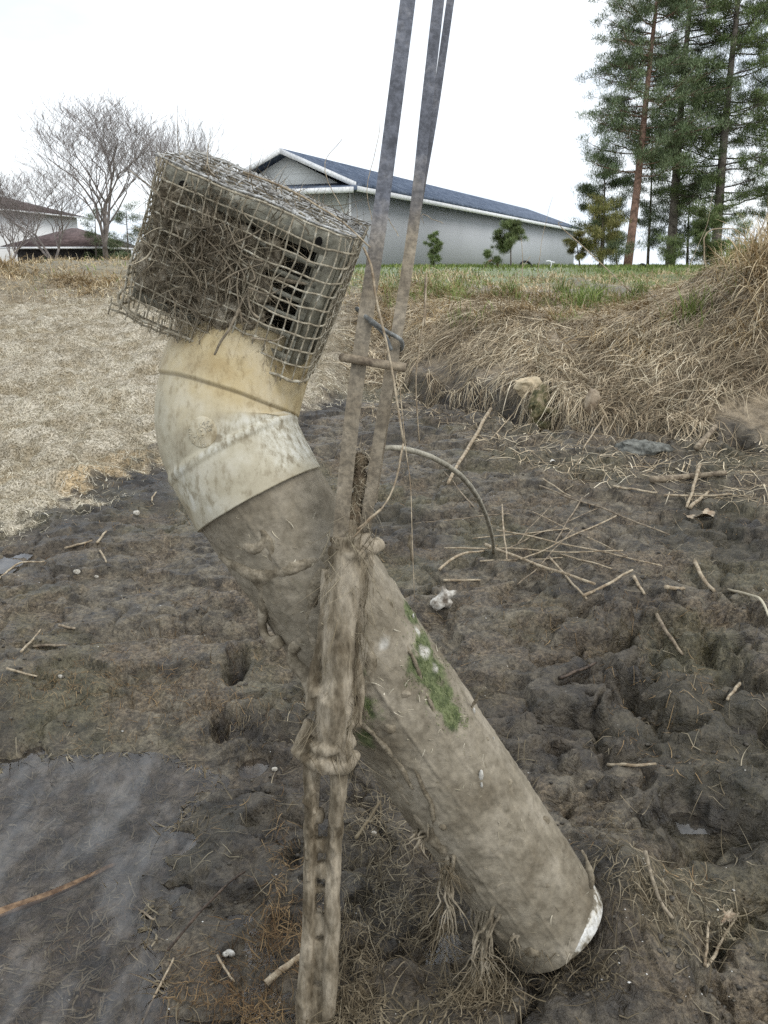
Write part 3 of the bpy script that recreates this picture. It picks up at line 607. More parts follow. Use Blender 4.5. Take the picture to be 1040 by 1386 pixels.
# round moulded emblem with raised, worn characters
hp, hn = hit(bvh_el, 274, 585)
if hp is not None:
    if hn @ (np.array([0, 0, CAMZ]) - hp) < 0: hn = -hn
    ez = hn / np.linalg.norm(hn); ex_ = np.cross([0, 0, 1], ez); ex_ /= np.linalg.norm(ex_); ey_ = np.cross(ez, ex_)
    def onE(u, v, h):
        p0 = hp + ex_ * u + ey_ * v; r = bvh_el.ray_cast(Vector(p0 + ez * .06), Vector(-ez)); q = np.array(r[0]) if r[0] else p0
        return q + ez * h
    mb = MB(); K = 40; rings = [(.0001, .0012), (.023, .0012), (.0245, .0002), (.0245, -.002)]
    V = [onE(r * math.cos(a) * .95, r * math.sin(a), h) for r, h in rings for a in np.linspace(0, 2 * np.pi, K, endpoint=False)]
    i, j = np.meshgrid(np.arange(len(rings) - 1), np.arange(K), indexing='ij'); a_ = (i * K + j).ravel(); b_ = (i * K + (j + 1) % K).ravel()
    mb.add(V, np.stack([a_, b_, b_ + K, a_ + K], 1))
    for r in (.008,):
        mb.tube([onE(r * math.cos(a), r * math.sin(a), .0012) for a in np.linspace(0, 2 * np.pi, 30)], .0007, 5)
    mb.blob(onE(-.001, .003, .0018), .0022, 1, .1, 8); mb.blob(onE(.001, -.004, .0018), .002, 2, .1, 8)
    me = mb.mesh('emblem'); set_color(me, 'mask', np.tile([.35, .25, 0, 0], (len(me.vertices), 1)))
    emb = link('emblem', me, M_elbow, elbow, True)
    G = {'U': [[(-1, 1), (-1, -.5), (0, -1), (1, -.5), (1, 1)]], 'L': [[(-.8, 1), (-.8, -1), (.8, -1)]], 'A': [[(-1, -1), (0, 1), (1, -1)], [(-.5, -.2), (.5, -.2)]],
         'S': [[(1, .8), (0, 1), (-.9, .5), (.8, -.4), (0, -1), (-1, -.8)]], '0': [[(0, 1), (.8, .3), (.8, -.5), (0, -1), (-.8, -.3), (-.8, .5), (0, 1)]],
         'D': [[(-.8, 1), (-.8, -1), (.3, -.9), (.9, 0), (.3, .9), (-.8, 1)]], '2': [[(-.8, .6), (0, 1), (.8, .5), (-.8, -1), (.8, -1)]], '3': [[(-.7, .9), (.7, .8), (0, 0), (.8, -.6), (-.8, -.9)]],
         '5': [[(.8, 1), (-.7, 1), (-.7, .1), (.6, .1), (.7, -.8), (-.8, -1)]], 'I': [[(0, 1), (0, -1)]]}
    mb = MB()
    for ch, ang, rr, sz in [('L', 100, .0125, .0024), ('A', 78, .0145, .003), ('S', 60, .018, .0026), ('0', 46, .0125, .0026), ('D', 35, .018, .0026), ('5', 18, .0135, .0026),
                            ('S', 170, .021, .0026), ('U', 185, .020, .0027), ('L', 200, .020, .0025), ('2', 212, .0135, .0025), ('0', 226, .021, .003), ('2', 252, .0125, .0026), ('L', 262, .019, .0025), ('S', 276, .020, .0022), ('3', 288, .0205, .0022)]:
        th = R(ang); c_ = (rr * math.cos(th), rr * math.sin(th)); ra = th - math.pi / 2 if ang < 140 else th + math.pi / 2
        for st in G[ch]:
            mb.tube([onE(c_[0] + sz * (x_ * math.cos(ra) * .7 - y_ * math.sin(ra)), c_[1] + sz * (x_ * math.sin(ra) * .7 + y_ * math.cos(ra)), .0014) for x_, y_ in st], .00062, 5)
    me = mb.mesh('raised_lettering'); set_color(me, 'mask', np.tile([.2, .5, 0, 0], (len(me.vertices), 1)))
    link('raised_lettering', me, M_elbow, elbow, True)
# ---- remeshed mud pieces
def mudify(mb, name, parent, voxel=.0035, disp=.006, scale=.03, M=M_mud, smooth=5, label=None):
    me = mb.mesh(name); o = link(name, me, M, parent, True)
    r = o.modifiers.new('r', 'REMESH'); r.mode = 'VOXEL'; r.voxel_size = voxel; r.use_smooth_shade = True
    s = o.modifiers.new('s', 'SMOOTH'); s.iterations = smooth; s.factor = .5
    for k, (sc, st) in enumerate(((scale, disp), (scale * .35, disp * .5))):
        tx = bpy.data.textures.new(name + str(k), 'CLOUDS'); tx.noise_scale = sc; tx.noise_depth = 3
        d = o.modifiers.new('d%d' % k, 'DISPLACE'); d.texture = tx; d.strength = st; d.mid_level = .5; d.texture_coords = 'LOCAL'
    if label: o['label'] = label
    return o
def surf(px, py, off=0.):
    h, n_ = hit(bvh_pipe, px, py)
    if h is None: return P(px, py, 1.42)
    if n_ @ (np.array([0, 0, CAMZ]) - h) < 0: n_ = -n_
    return h + n_ * off
def AXP(p):
    """unit vectors from p towards the pipe axis"""
    w = p - A0; w = w - (w @ AX)[:, None] * AX; return -w / np.linalg.norm(w, axis=1)[:, None]
mb = MB()
def fold(pxs, rads, off=.0):
    pts = np.array([surf(a, b, off) for a, b in pxs]); n = len(pts) * 4
    pp = spline(pts, n); rr = np.interp(np.linspace(0, 1, n), np.linspace(0, 1, len(rads)), rads)
    pp = pp + (np.stack([fbm3(pp * 24 + 5 * q_, 3) for q_ in range(3)], 1) - .5) * .022
    rr = rr * (.75 + 1.1 * fbm3(pp * 40, 2)); pp = pp + (AXP(pp)) * rr[:, None] * .55
    mb.tube(pp, rr, 10)
fold([(300, 752), (325, 768), (350, 778), (385, 772), (420, 762), (445, 752)], [.005, .009, .012, .010, .008, .010])
fold([(345, 770), (352, 810), (350, 850), (368, 885)], [.010, .010, .006, .004])
fold([(420, 830), (405, 870), (392, 890), (412, 915), (425, 940)], [.006, .010, .009, .011, .012])
fold([(312, 735), (340, 745), (352, 730)], [.005, .008, .004])
fold([(445, 745), (425, 800), (415, 840), (432, 880)], [.014, .012, .008, .010])
fold([(500, 870), (500, 900), (492, 940), (488, 985)], [.008, .010, .008, .008])
fold([(565, 700), (560, 720), (560, 760)][1:] , [.003, .003])
fold([(528, 1045), (552, 1090), (590, 1140), (608, 1175), (640, 1215), (668, 1255), (700, 1290)], [.006, .009, .012, .010, .010, .009, .008], -.004)
fold([(500, 780), (530, 820), (548, 840)], [.004, .006, .003])
fold([(660, 930), (640, 960), (625, 1010)], [.002, .004, .002])
fold([(520, 800), (545, 860), (575, 930), (600, 990)], [.002, .004, .003, .002])
fold([(470, 960), (520, 1010), (560, 1070)], [.003, .005, .003])
fold([(340, 700), (360, 730), (372, 768)], [.002, .005, .004])
fold([(560, 1040), (580, 1090), (585, 1140)], [.003, .004, .003])

for (px, py, r) in [(548, 940, .008), (530, 985, .009), (600, 1120, .006), (740, 1200, .006), (690, 1060, .006), (660, 1000, .006), (740, 1110, .007), (375, 870, .010), (470, 850, .012), (720, 1290, .012)]:
    mb.blob(surf(px, py, -r * .7), (r * 1.5, r * 1.3, r * 1.3), px, .6, 10)
fold([(790, 1150), (800, 1185), (806, 1205)], [.004, .005, .003], -.004)
mudify(mb, 'mud_crust', pipe_root, .003, .006, .03, M_mud, 7)
# moss fur
mb = MB(); bs = []
for (px, py, rr_, k) in [(556, 828, 9, 120), (568, 862, 14, 220), (574, 898, 20, 500), (592, 925, 20, 420), (604, 955, 20, 420), (618, 970, 14, 260), (560, 915, 14, 200), (580, 850, 10, 160), (600, 895, 10, 120), (497, 955, 9, 120), (496, 990, 8, 80), (628, 975, 8, 100)]:
    for _ in range(k):
        h, n_ = hit(bvh_pipe, px + random.gauss(0, rr_ * .55), py + random.gauss(0, rr_ * .7))
        if h is not None: bs.append((h, n_ if n_[1] < 0 else -n_))
B = np.array([b[0] for b in bs]); Nn = np.array([b[1] for b in bs]); hd = Nn * .5 + rng.normal(0, .5, B.shape) + [0.3, 0, -.5]
ribbons(mb, B - Nn * .001, hd, rng.uniform(.0025, .007, len(B)), rng.uniform(.0008, .0016, len(B)), rng.uniform(0, .6, len(B)), 3, .4)
M_moss = blademat('moss_fur', [(0, (.05, .07, .022)), (.5, (.12, .16, .055)), (1, (.30, .32, .17))])
mb.build('moss_patch', M_moss, pipe_root)['label'] = 'furry green algae and moss patch on the pipe'
mb = MB(); bs = []
for _ in range(520):
    h, n_ = hit(bvh_pipe, random.uniform(290, 810), random.uniform(690, 1300))
    if h is not None: bs.append((h, n_ if n_[1] < 0 else -n_))
B = np.array([b[0] for b in bs]); Nn = np.array([b[1] for b in bs]); hd = rng.normal(0, 1, B.shape); hd -= Nn * (hd * Nn).sum(1)[:, None]
ribbons(mb, B + Nn * .0016, hd, rng.uniform(.004, .022, len(B)), rng.uniform(.0008, .002, len(B)), rng.uniform(-.1, .2, len(B)), 4, .4)
mb.build('stuck_fibres', M_fibre, pipe_root)['kind'] = 'stuff'
for (px, py, r) in [(651, 1050, .0075), (641, 963, .0055), (652, 1062, .004), (668, 1000, .003), (559, 835, .004)]:
    mb = MB(); c_ = surf(px, py, .0005); mb.blob(c_, (r * .55, r * .5, r * 1.3), px, .5, 12); mb.build('white_fleck', M_white, pipe_root)

# ============================================================ wire cage guard
qy, qt, qr = -.04, .16, .385
def rotm(a, ax): return np.array(Matrix.Rotation(a, 3, ax))
CR = np.array(Matrix.Rotation(qr, 3, 'Y')) @ np.array(Matrix.Rotation(qt, 3, 'X')) @ np.array(Matrix.Rotation(qy, 3, 'Z'))
CC = np.array([-.218, 1.432, 1.303]); CWd, CH, CD = .312, .222, .215
def cw(l): return np.asarray(l, float) @ CR.T + CC
cage = empty('wire_mesh_guard', Vector(cw([0, 0, -CH / 2])), 'square wire mesh trash guard over a grey plastic crate on top of the pipe', 'trash guard')
M_wire = nmat('mud_caked_wire', [(.3, (.24, .205, .145)), (.6, (.42, .375, .28)), (.75, (.52, .49, .40))], 90, 4, .8, .5, .001)
M_wireg = nmat('galvanised_wire', [(.3, (.24, .23, .21)), (.6, (.45, .45, .43)), (.75, (.58, .58, .56))], 90, 4, .55, .4, .001)
M_crate = nmat('dirty_grey_green_plastic', [(.3, (.17, .16, .12)), (.55, (.26, .25, .195)), (.75, (.36, .35, .29))], 22, 5, .6, .3, .001)
def rrect(w, d, r, n):
    """rounded rectangle perimeter samples in (x, y), starting at front left, going right"""
    segs = []; hw, hd = w / 2, d / 2
    L_ = [('l', (-hw + r, -hd), (hw - r, -hd)), ('c', (hw - r, -hd + r), -90), ('l', (hw, -hd + r), (hw, hd - r)), ('c', (hw - r, hd - r), 0), ('l', (hw - r, hd), (-hw + r, hd)), ('c', (-hw + r, hd - r), 90), ('l', (-hw, hd - r), (-hw, -hd + r)), ('c', (-hw + r, -hd + r), 180)]
    pts = []
    for s in L_:
        if s[0] == 'l':
            for f in np.linspace(0, 1, 24, endpoint=False): pts.append(np.array(s[1]) * (1 - f) + np.array(s[2]) * f)
        else:
            for f in np.linspace(0, 1, 10, endpoint=False): a = R(s[2] + 90 * f); pts.append(np.array(s[1]) + r * np.array([math.cos(a), math.sin(a)]))
    pts = np.array(pts + [pts[0]]); dl = np.concatenate([[0], np.cumsum(np.linalg.norm(np.diff(pts, axis=0), axis=1))])
    u = np.linspace(0, dl[-1], n, endpoint=False); return np.stack([np.interp(u, dl, pts[:, 0]), np.interp(u, dl, pts[:, 1])], 1)
def warp(p):
    p = np.asarray(p, float); n = np.stack([fbm3(p * 16 + k * 7.7, 2) for k in range(3)], 1) - .5
    n2 = np.stack([fbm3(p * 55 + k * 7.7 + 3, 2) for k in range(3)], 1) - .5
    return p + n * np.array([.013, .010, .013]) + n2 * .0035
def wire(mb, pts, r=.00125, knots=True):
    w = cw(warp(pts)); rr = r * (1 + .5 * (fbm3(w * 120, 2) - .4)); mb.tube(w, rr, 6)
NV = 10; per = rrect(CWd, CD, .035, 240)
mbw = MB(); zs = np.linspace(-CH / 2 - .012, CH / 2, NV + 1)
for k, z in enumerate(zs):
    sag = 0; loop = np.vstack([np.c_[per, np.full(len(per), z)], [[*per[0], z]]])
    wire(mbw, loop, .0024 if k == 0 else .0015)
perv = rrect(CWd, CD, .035, 54)
for (x_, y_) in perv:
    ext = random.uniform(-.010, .002)
    wire(mbw, [(x_, y_, z) for z in np.linspace(-CH / 2 - .014 + ext, CH / 2, 26)], .00135)
for (x_, y_) in perv[::1]:                                                # mud blobs at wire crossings
    for z in zs:
        if random.random() < .55: mbw.blob(cw(warp([[x_, y_, z]]))[0], random.uniform(.0018, .0034), random.random() * 50, .4, 6)
mbw.build('side_mesh', M_wire, cage)
mbt = MB()
for x_ in np.linspace(-CWd / 2 + .01, CWd / 2 - .01, 15): wire(mbt, [(x_, y_, CH / 2 + .004) for y_ in np.linspace(-CD / 2, CD / 2, 20)], .0014)
for y_ in np.linspace(-CD / 2 + .004, CD / 2 - .004, 10): wire(mbt, [(x_, y_, CH / 2 + .004) for x_ in np.linspace(-CWd / 2, CWd / 2, 40)], .0016)
for k in range(150):
    x_, y_ = random.uniform(-CWd / 2, CWd / 2), random.uniform(-CD / 2, CD / 2); mbt.blob(cw(warp([[x_, y_, CH / 2 + .004]]))[0], (random.uniform(.002, .005),) * 3, k, .5, 6)
mbt.build('top_mesh', M_wireg, cage)
# lower skirt of mesh hanging behind the front edge
mbs = MB()
for k, z in enumerate((-.012, -.024)):
    wire(mbs, [(x_, -CD / 2 + .01 + .004 * k, -CH / 2 + z) for x_ in np.linspace(-CWd / 2 - .012, CWd / 2 - .05, 50)], .0016)
for x_ in np.linspace(-CWd / 2 - .01, CWd / 2 - .05, 20): wire(mbs, [(x_, -CD / 2 + .006, -CH / 2 - z) for z in np.linspace(0, .027 + random.uniform(-.004, .006), 8)], .0012)
mbs.build('mesh_skirt', M_wire, cage); mbs = MB()
mbs.tube(spline([P(166, 392, 1.36), P(161, 400, 1.36), P(163, 412, 1.36), P(180, 425, 1.35), P(215, 440, 1.345), P(262, 462, 1.34)], 40), .0022, 6); mbs.build('loose_wire', M_wire, cage); mbs = MB()
mbs.tube(spline([P(214, 232, 1.37), P(212, 214, 1.37), P(222, 209, 1.37), P(232, 214, 1.37), P(236, 226, 1.37)], 20), .0018, 6)
mbs.build('loose_wire', M_wire, cage)
# ---- crate inside
crw, crd, crh, crr = CWd - .022, CD - .022, CH - .022, .028
mbc = MB()
pp = np.roll(rrect(crw, crd, crr, 160), 6, axis=0)
def crate_band(sel, z0, z1, th=.004):
    """strip of crate wall following the perimeter samples sel"""
    pts = pp[sel]; inn = pts * (1 - th / .11)
    ring = [np.c_[pts, np.full(len(pts), z0)], np.c_[pts, np.full(len(pts), z1)], np.c_[inn, np.full(len(pts), z1)], np.c_[inn, np.full(len(pts), z0)]]
    V = np.stack(ring, 1).reshape(-1, 3); n = len(pts); q = []
    for a in range(n - 1):
        for b in range(4): q.append((a * 4 + b, a * 4 + (b + 1) % 4, (a + 1) * 4 + (b + 1) % 4, (a + 1) * 4 + b))
    q += [(0, 1, 2, 3), ((n - 1) * 4 + 3, (n - 1) * 4 + 2, (n - 1) * 4 + 1, (n - 1) * 4)]
    mbc.add(cw(V), q)
npm = len(pp); U_ = np.arange(npm)
front = np.where(pp[:, 1] < -crd / 2 + .002)[0]; rest = np.concatenate([np.arange(front[-1], npm), np.arange(0, front[0] + 1)])
crate_band(rest, -crh / 2, crh / 2)                                       # right, back and left walls
crate_band(front, crh / 2 - .026, crh / 2); crate_band(front, -crh / 2, -crh / 2 + .012)
fx = pp[front][:, 0]
for k in range(9):                                                        # mullions of the slotted front
    xc = np.linspace(fx.min() + .012, fx.max() - .006, 9)[k]; s_ = front[np.abs(fx - xc) < (.0045 if 0 < k < 8 else .008)]
    if len(s_) > 1: crate_band(s_, -crh / 2 + .012, crh / 2 - .026)
for z in np.linspace(-crh / 2 + .04, crh / 2 - .045, 5): crate_band(front, z - .0035, z + .0035)
# top plate with lip and rounded edge
tp = np.c_[pp, np.full(npm, crh / 2)]; tp2 = np.c_[pp * .96, np.full(npm, crh / 2 + .005)]; tp3 = np.c_[pp * .0, np.full(npm, crh / 2 + .006)]
q = [(r * npm + a, r * npm + (a + 1) % npm, (r + 1) * npm + (a + 1) % npm, (r + 1) * npm + a) for r in range(2) for a in range(npm)]
mbc.add(cw(np.vstack([tp, tp2, tp3])), q)
bp = np.vstack([np.c_[pp, np.full(npm, -crh / 2)], np.c_[pp * .5, np.full(npm, -crh / 2)]]); mbc.add(cw(bp), [(a, (a + 1) % npm, npm + (a + 1) % npm, npm + a) for a in range(npm)])
crate = mbc.build('crate', M_crate, cage, smooth=False)
M_black = nmat('hole_shade_black', [(.3, (.006, .006, .005)), (.7, (.016, .014, .012))], 30, 2, .9, 0)  # near-black for flat discs that paint the shade inside open bolt holes
for (x_, z_, w_, h_) in [(fx.max() - .018, crh / 2 - .010, .009, .013), (fx.min() + .016, crh / 2 - .012, .010, .011)]:
    mbx = MB(); th = np.linspace(0, 2 * np.pi, 20, endpoint=False); V = np.c_[x_ + w_ * .6 * np.cos(th), np.full(20, -crd / 2 - .0015), z_ + h_ * .6 * np.sin(th)]
    mbx.add(cw(np.vstack([V, [[x_, -crd / 2 - .0015, z_]]])), None, [(k, (k + 1) % 20, 20) for k in range(20)]); mbx.build('bolt_hole_disc', M_black, crate)
# ribs on the rounded corner
for k, s0 in enumerate(range(front[-1] + 4, front[-1] + 22, 8)):
    mbr = MB(); ids = [s0, s0 + 1, s0 + 2]; pts = pp[ids] * 1.015
    mbr.tube(cw([(pts[1][0], pts[1][1], z) for z in np.linspace(-crh / 2 + .01, crh / 2 - .02, 10)]), .003, 6); mbr.build('corner_rib', M_crate, crate)
# ---- debris packed into the cage
M_muck = nmat('caked_muck', [(.28, (.08, .065, .044)), (.5, (.24, .205, .150)), (.7, (.40, .355, .275))], 45, 6, .95, 1., .006, spec=.1)
mb = MB()
for k in range(230):
    x_ = np.clip(random.gauss(-.035, .06), -.122, .048); z_ = random.uniform(-.075, .07)
    if z_ > .045 and random.random() < .6: continue
    rr = random.uniform(.010, .024); mb.blob(cw([[x_, -CD / 2 + .016 + random.uniform(-.006, .008), z_]])[0], (rr, rr * .6, rr), k, .5, 8)
mb.box(cw([[-.128, -CD / 2 + .034, -.088]])[0], CR @ np.array([.165, 0, 0]), CR @ np.array([0, .03, 0]), CR @ np.array([0, 0, .170]))
o = mudify(mb, 'muck_clump', None, .0035, .016, .018, M_muck, 2); tagit(o, 'clotted mud and leaf muck packed against the wire mesh front', 'muck', kind='stuff')
mb = MB(); n = 3000
x_ = np.clip(rng.normal(-.045, .055, n), -.14, .09); z_ = np.clip(rng.normal(-.005, .055, n), -.1, .095); y_ = -CD / 2 + rng.uniform(-.004, .02, n)
az = rng.uniform(0, 2 * np.pi, n); hdl = np.stack([np.cos(az), rng.normal(-.1, .25, n), np.sin(az)], 1)
ribbons(mb, cw(np.stack([x_, y_, z_], 1)), hdl @ CR.T, rng.uniform(.012, .05, n), rng.uniform(.0009, .0024, n), rng.uniform(-.3, .5, n), 5, .7)
n = 700; x_ = rng.uniform(-.14, .15, n); y_ = rng.uniform(-.1, .1, n); az = rng.uniform(0, 6.28, n)
ribbons(mb, cw(np.stack([x_, y_, np.full(n, CH / 2 + .005)], 1)), np.stack([np.cos(az), np.sin(az) * .7, rng.uniform(-.05, .2, n)], 1) @ CR.T, rng.uniform(.02, .07, n), rng.uniform(.001, .0024, n), rng.uniform(-.1, .4, n), 5, .5)
n = 150; x_ = rng.uniform(-.14, .12, n)
ribbons(mb, cw(np.stack([x_, np.full(n, -CD / 2 - .002), np.full(n, -CH / 2) + rng.uniform(-.012, .03, n)], 1)), np.stack([rng.normal(0, .5, n), rng.normal(-.05, .2, n), rng.normal(-.8, .5, n)], 1) @ CR.T, rng.uniform(.008, .028, n), rng.uniform(.0009, .002, n), rng.uniform(0, .5, n), 4, .8)
M_tw = blademat('grey_brown_twig_fibre', [(0, (.11, .09, .065)), (.5, (.27, .23, .17)), (1, (.46, .41, .32))])
o = mb.build('debris_fibres', M_tw, center=False); tagit(o, 'fine twigs and root fibres caught in the wire mesh', 'twig debris', kind='stuff')
mb = MB()
for k in range(34):
    a0 = np.array([np.clip(random.gauss(-.03, .05), -.11, .06), -CD / 2 - .004 - random.random() * .006, np.clip(random.gauss(-.01, .04), -.08, .04)]); ang = random.uniform(0, math.pi); ln = random.uniform(.03, .09)
    c1 = a0 + np.array([math.cos(ang) * ln, random.gauss(0, .004), math.sin(ang) * ln]); mid = (a0 + c1) / 2 + np.array([random.gauss(0, .008), 0, random.gauss(0, .008)])
    mb.tube(cw(spline([a0, mid, c1], 10)), np.linspace(.0017, .0007, 10), 5)
M_twig = nmat('brown_twig', [(.3, (.14, .115, .08)), (.7, (.30, .25, .18))], 50, 4, .8, .4, .001, rand=.35)
o = mb.build('debris_twigs', M_twig, center=False); tagit(o, 'thin crooked twigs tangled in front of the muck', 'twig debris', kind='stuff')

# ============================================================ sticks
M_reed = nmat('pale_dry_reed', [(.3, (.22, .165, .105)), (.7, (.43, .36, .255))], 40, 4, .75, .3, .001, rand=.2)
M_stick = nmat('grey_brown_stick', [(.3, (.13, .10, .07)), (.7, (.33, .27, .19))], 40, 5, .8, .5, .002)
M_darkst = nmat('dark_wet_stick', [(.3, (.03, .022, .016)), (.7, (.12, .085, .06))], 40, 5, .6, .5, .002)
def stick(name, pts, r, M, label, cat='stick', group=None, n=8, bend=.004, r2=None):
    if name in ('stick', 'reed'): r = r * .88; bend = bend + .012 * np.linalg.norm(np.asarray(pts[-1]) - pts[0])
    pts = np.array(pts, float); k = 14; pp_ = spline(pts, k) if len(pts) > 2 else np.linspace(pts[0], pts[1], k)
    L_ = np.linalg.norm(pts[-1] - pts[0]); pp_ = pp_ + (np.stack([fbm3(pp_ * (3 / max(L_, .05)) + 5 * q_, 2) for q_ in range(3)], 1) - .5) * bend * 2
    if name in ('stick', 'reed'):
        pen = np.max(height(pp_[:, 0], pp_[:, 1], True) + r * .4 - pp_[:, 2]); pp_[:, 2] += max(0, pen) * .8
    rr = np.linspace(r, r2 if r2 is not None else r * .75, k) * (1 + .25 * (fbm3(pp_ * 80, 2) - .5))
    mb = MB(); mb.tube(pp_, rr, n); o = mb.build(name, M); tagit(o, label, cat, group); return o
def gs(pxs, off=.006): 
    out = []
    for p_ in pxs:
        g_ = PG(p_[0], p_[1], True, off); out.append(g_)
    return out
# twigs on the cage front, each its own thing
tg = [([(350, 378), (385, 378), (425, 385)], .0038, 'stout pale twig lying level across the mesh near its right side'),
      ([(310, 275), (340, 330), (352, 378), (330, 400), (318, 430)], .0026, 'long forked twig bending down the middle of the mesh front'),
      ([(352, 378), (338, 395), (340, 418), (352, 430)], .0022, 'short hooked twig under the stout pale twig'),
      ([(325, 420), (305, 455), (290, 480)], .0022, 'thin twig slanting down past the lower mesh edge'),
      ([(230, 232), (290, 300), (345, 335), (380, 350)], .0018, 'slender twig running from the upper left of the mesh to its middle')]
for pts, r, lb in tg: stick('twig', [P(a, b, 1.285) for a, b in pts], r, M_twig, lb, 'twig', bend=.003)
stick('stem', spline([P(330, 232, 1.32), P(400, 262, 1.30), P(460, 300, 1.28), P(500, 335, 1.28)], 12), .0016, M_reed, 'dry stem arching along the top of the wire cage', 'grass stem')

# ============================================================ posts
def post_mat():
    m, t, b = mat('weathered_grey_post', .5, .4); b.inputs['Metallic'].default_value = .25
    vc = N(t, 'ShaderNodeVertexColor', layer_name='mask'); sp = N(t, 'ShaderNodeSeparateColor'); t.links.new(vc.outputs[0], sp.inputs[0])
    n1 = noise(t, 16, 6, .7); n2 = noise(t, 110, 4, .7)
    c = ramp(t, n1.outputs['Fac'], [(.2, (.075, .078, .09)), (.5, (.115, .12, .138)), (.8, (.17, .175, .195))]).outputs[0]
    d = ramp(t, n1.outputs['Fac'], [(.2, (.15, .12, .08)), (.5, (.215, .178, .125)), (.8, (.29, .245, .18))]).outputs[0]
    f = N(t, 'ShaderNodeMath', operation='ADD'); t.links.new(sp.outputs[0], f.inputs[0]); t.links.new(ramp(t, n1.outputs['Fac'], [(.3, (0,) * 3), (.7, (.3,) * 3)]).outputs[0], f.inputs[1])
    c = mixc(t, ramp(t, f.outputs[0], [(.2, (0,) * 3), (1.0, (1,) * 3)]).outputs[0], c, d)
    c = mixc(t, .8, c, ramp(t, n2.outputs['Fac'], [(.3, (.6, .6, .6)), (.7, (1.3, 1.3, 1.3))]).outputs[0], 'MULTIPLY')
    t.links.new(c, b.inputs['Base Color']); bump(t, b, n2.outputs['Fac'], .5, .0015)
    return m
M_post = post_mat()
def channel(w, h, t_):
    """U-channel outline, open towards the camera side"""
    a = t_ * .9; return [(-w, -h), (-w + a, -h - .001), (-w + a + .0015, h - .0025), (w - a * 1.3, h - .0025), (w - a * 1.2, -h - .001), (w, -h), (w + .0005, h), (-w - .0005, h)]
def post(pts, prof, label, ybr=(220, 460)):
    pts = spline(pts, 60); mb = MB()
    mb.tube(pts, 1.0, prof=prof, cap=True, up=(1, 0, 0)); me = mb.mesh('metal_post')
    V = np.vstack(mb.v); z0, z1 = P(500, ybr[1], 1.3)[2], P(500, ybr[0], 1.3)[2]
    m_ = ss(z1, z0, V[:, 2]); set_color(me, 'mask', np.stack([m_, m_, m_, m_], 1))
    o = link('metal_post', me, M_post); me.shade_flat(); c_ = pts[-1]; me.transform(Matrix.Translation(-Vector(c_))); o.location = c_
    return tagit(o, label, 'post')
# profile uses (N, B): N follows +X, B = T x N
def ch(w, h, t_): return [(a, b) for a, b in channel(w, h, t_)]
bar = [(-.0062, -.004), (.0062, -.004), (.0062, .004), (-.0062, .004)]
post([P(560, -60, 1.30), P(545, 60, 1.30), P(529, 185, 1.30), P(508, 345, 1.30), P(488, 480, 1.30), P(472, 610, 1.30), P(460, 740, 1.31), P(440, 980, 1.345), P(424, 1060, 1.385), P(419, 1250, 1.47), P(412, 1420, 1.545)], ch(.0112, .006, .0045), 'left slender grey metal post rising in front of the pipe', (250, 420))
post([P(601, -60, 1.34), P(594, 0, 1.34), P(577, 150, 1.335), P(562, 290, 1.33), P(541, 430, 1.32), P(517, 570, 1.32), P(497, 700, 1.32), P(474, 860, 1.345), P(458, 1050, 1.39), P(450, 1250, 1.47), P(444, 1420, 1.545)], ch(.0085, .005, .003), 'right slender grey metal post with a bent wire hooked round it', (180, 380))
post([P(619, -60, 1.36), P(610, 0, 1.36), P(590, 140, 1.355), P(573, 240, 1.35), P(556, 340, 1.345), P(545, 420, 1.34), P(523, 560, 1.335), P(505, 680, 1.33)], bar, 'thin flat grey strip standing close behind the right post', (180, 380))
# mud casing on the posts
casing = empty('mud_cased_stakes', Vector(PG(430, 1372)), 'pair of stakes cased in dried mud standing in front of the pipe', 'stakes')
mb = MB()
def seg(pxs, rads, n=12):
    pts = np.array([P(*p_) for p_ in pxs]); k = len(pts) * 5; pp_ = spline(pts, k); rr = np.interp(np.linspace(0, 1, k), np.linspace(0, 1, len(rads)), rads)
    pp_ = pp_ + (np.stack([fbm3(pp_ * 25 + 5 * q_, 2) for q_ in range(3)], 1) - .5) * .010
    mb.tube(pp_, rr, n)
seg([(464, 728, 1.31), (458, 800, 1.315), (452, 880, 1.33), (446, 960, 1.34), (440, 1030, 1.365)], [.016, .021, .021, .019, .020])
seg([(494, 730, 1.32), (484, 800, 1.325), (470, 880, 1.335), (463, 960, 1.345), (460, 1030, 1.365)], [.016, .018, .019, .018, .020])
seg([(476, 690, 1.33), (478, 760, 1.315), (466, 850, 1.32), (455, 950, 1.335), (450, 1010, 1.36)], [.010, .020, .022, .022, .02])
seg([(423, 1030, 1.365), (421, 1080, 1.385), (420, 1150, 1.42), (417, 1250, 1.46), (413, 1340, 1.50), (408, 1420, 1.54)], [.014, .009, .0105, .0115, .014, .017])
seg([(459, 1040, 1.365), (457, 1090, 1.385), (453, 1150, 1.42), (449, 1250, 1.46), (445, 1340, 1.50), (444, 1420, 1.54)], [.016, .0125, .013, .014, .015, .017])
seg([(447, 742, 1.325), (462, 747, 1.307), (482, 752, 1.303), (500, 744, 1.312), (512, 736, 1.33)], [.008, .011, .014, .009, .013])
seg([(448, 729, 1.322), (470, 733, 1.305), (503, 726, 1.315)], [.005, .009, .006])
seg([(455, 765, 1.315), (480, 772, 1.303), (505, 760, 1.32)], [.004, .007, .004])
seg([(398, 1018, 1.37), (415, 1026, 1.352), (440, 1036, 1.354), (465, 1036, 1.358), (484, 1020, 1.378)], [.004, .011, .016, .016, .008])
seg([(412, 1005, 1.36), (440, 1012, 1.345), (478, 1000, 1.365)], [.008, .014, .010])
seg([(418, 985, 1.355), (450, 992, 1.34), (476, 980, 1.36)], [.008, .012, .008])
seg([(398, 1018, 1.36), (412, 1000, 1.35), (422, 975, 1.345)], [.005, .010, .010])
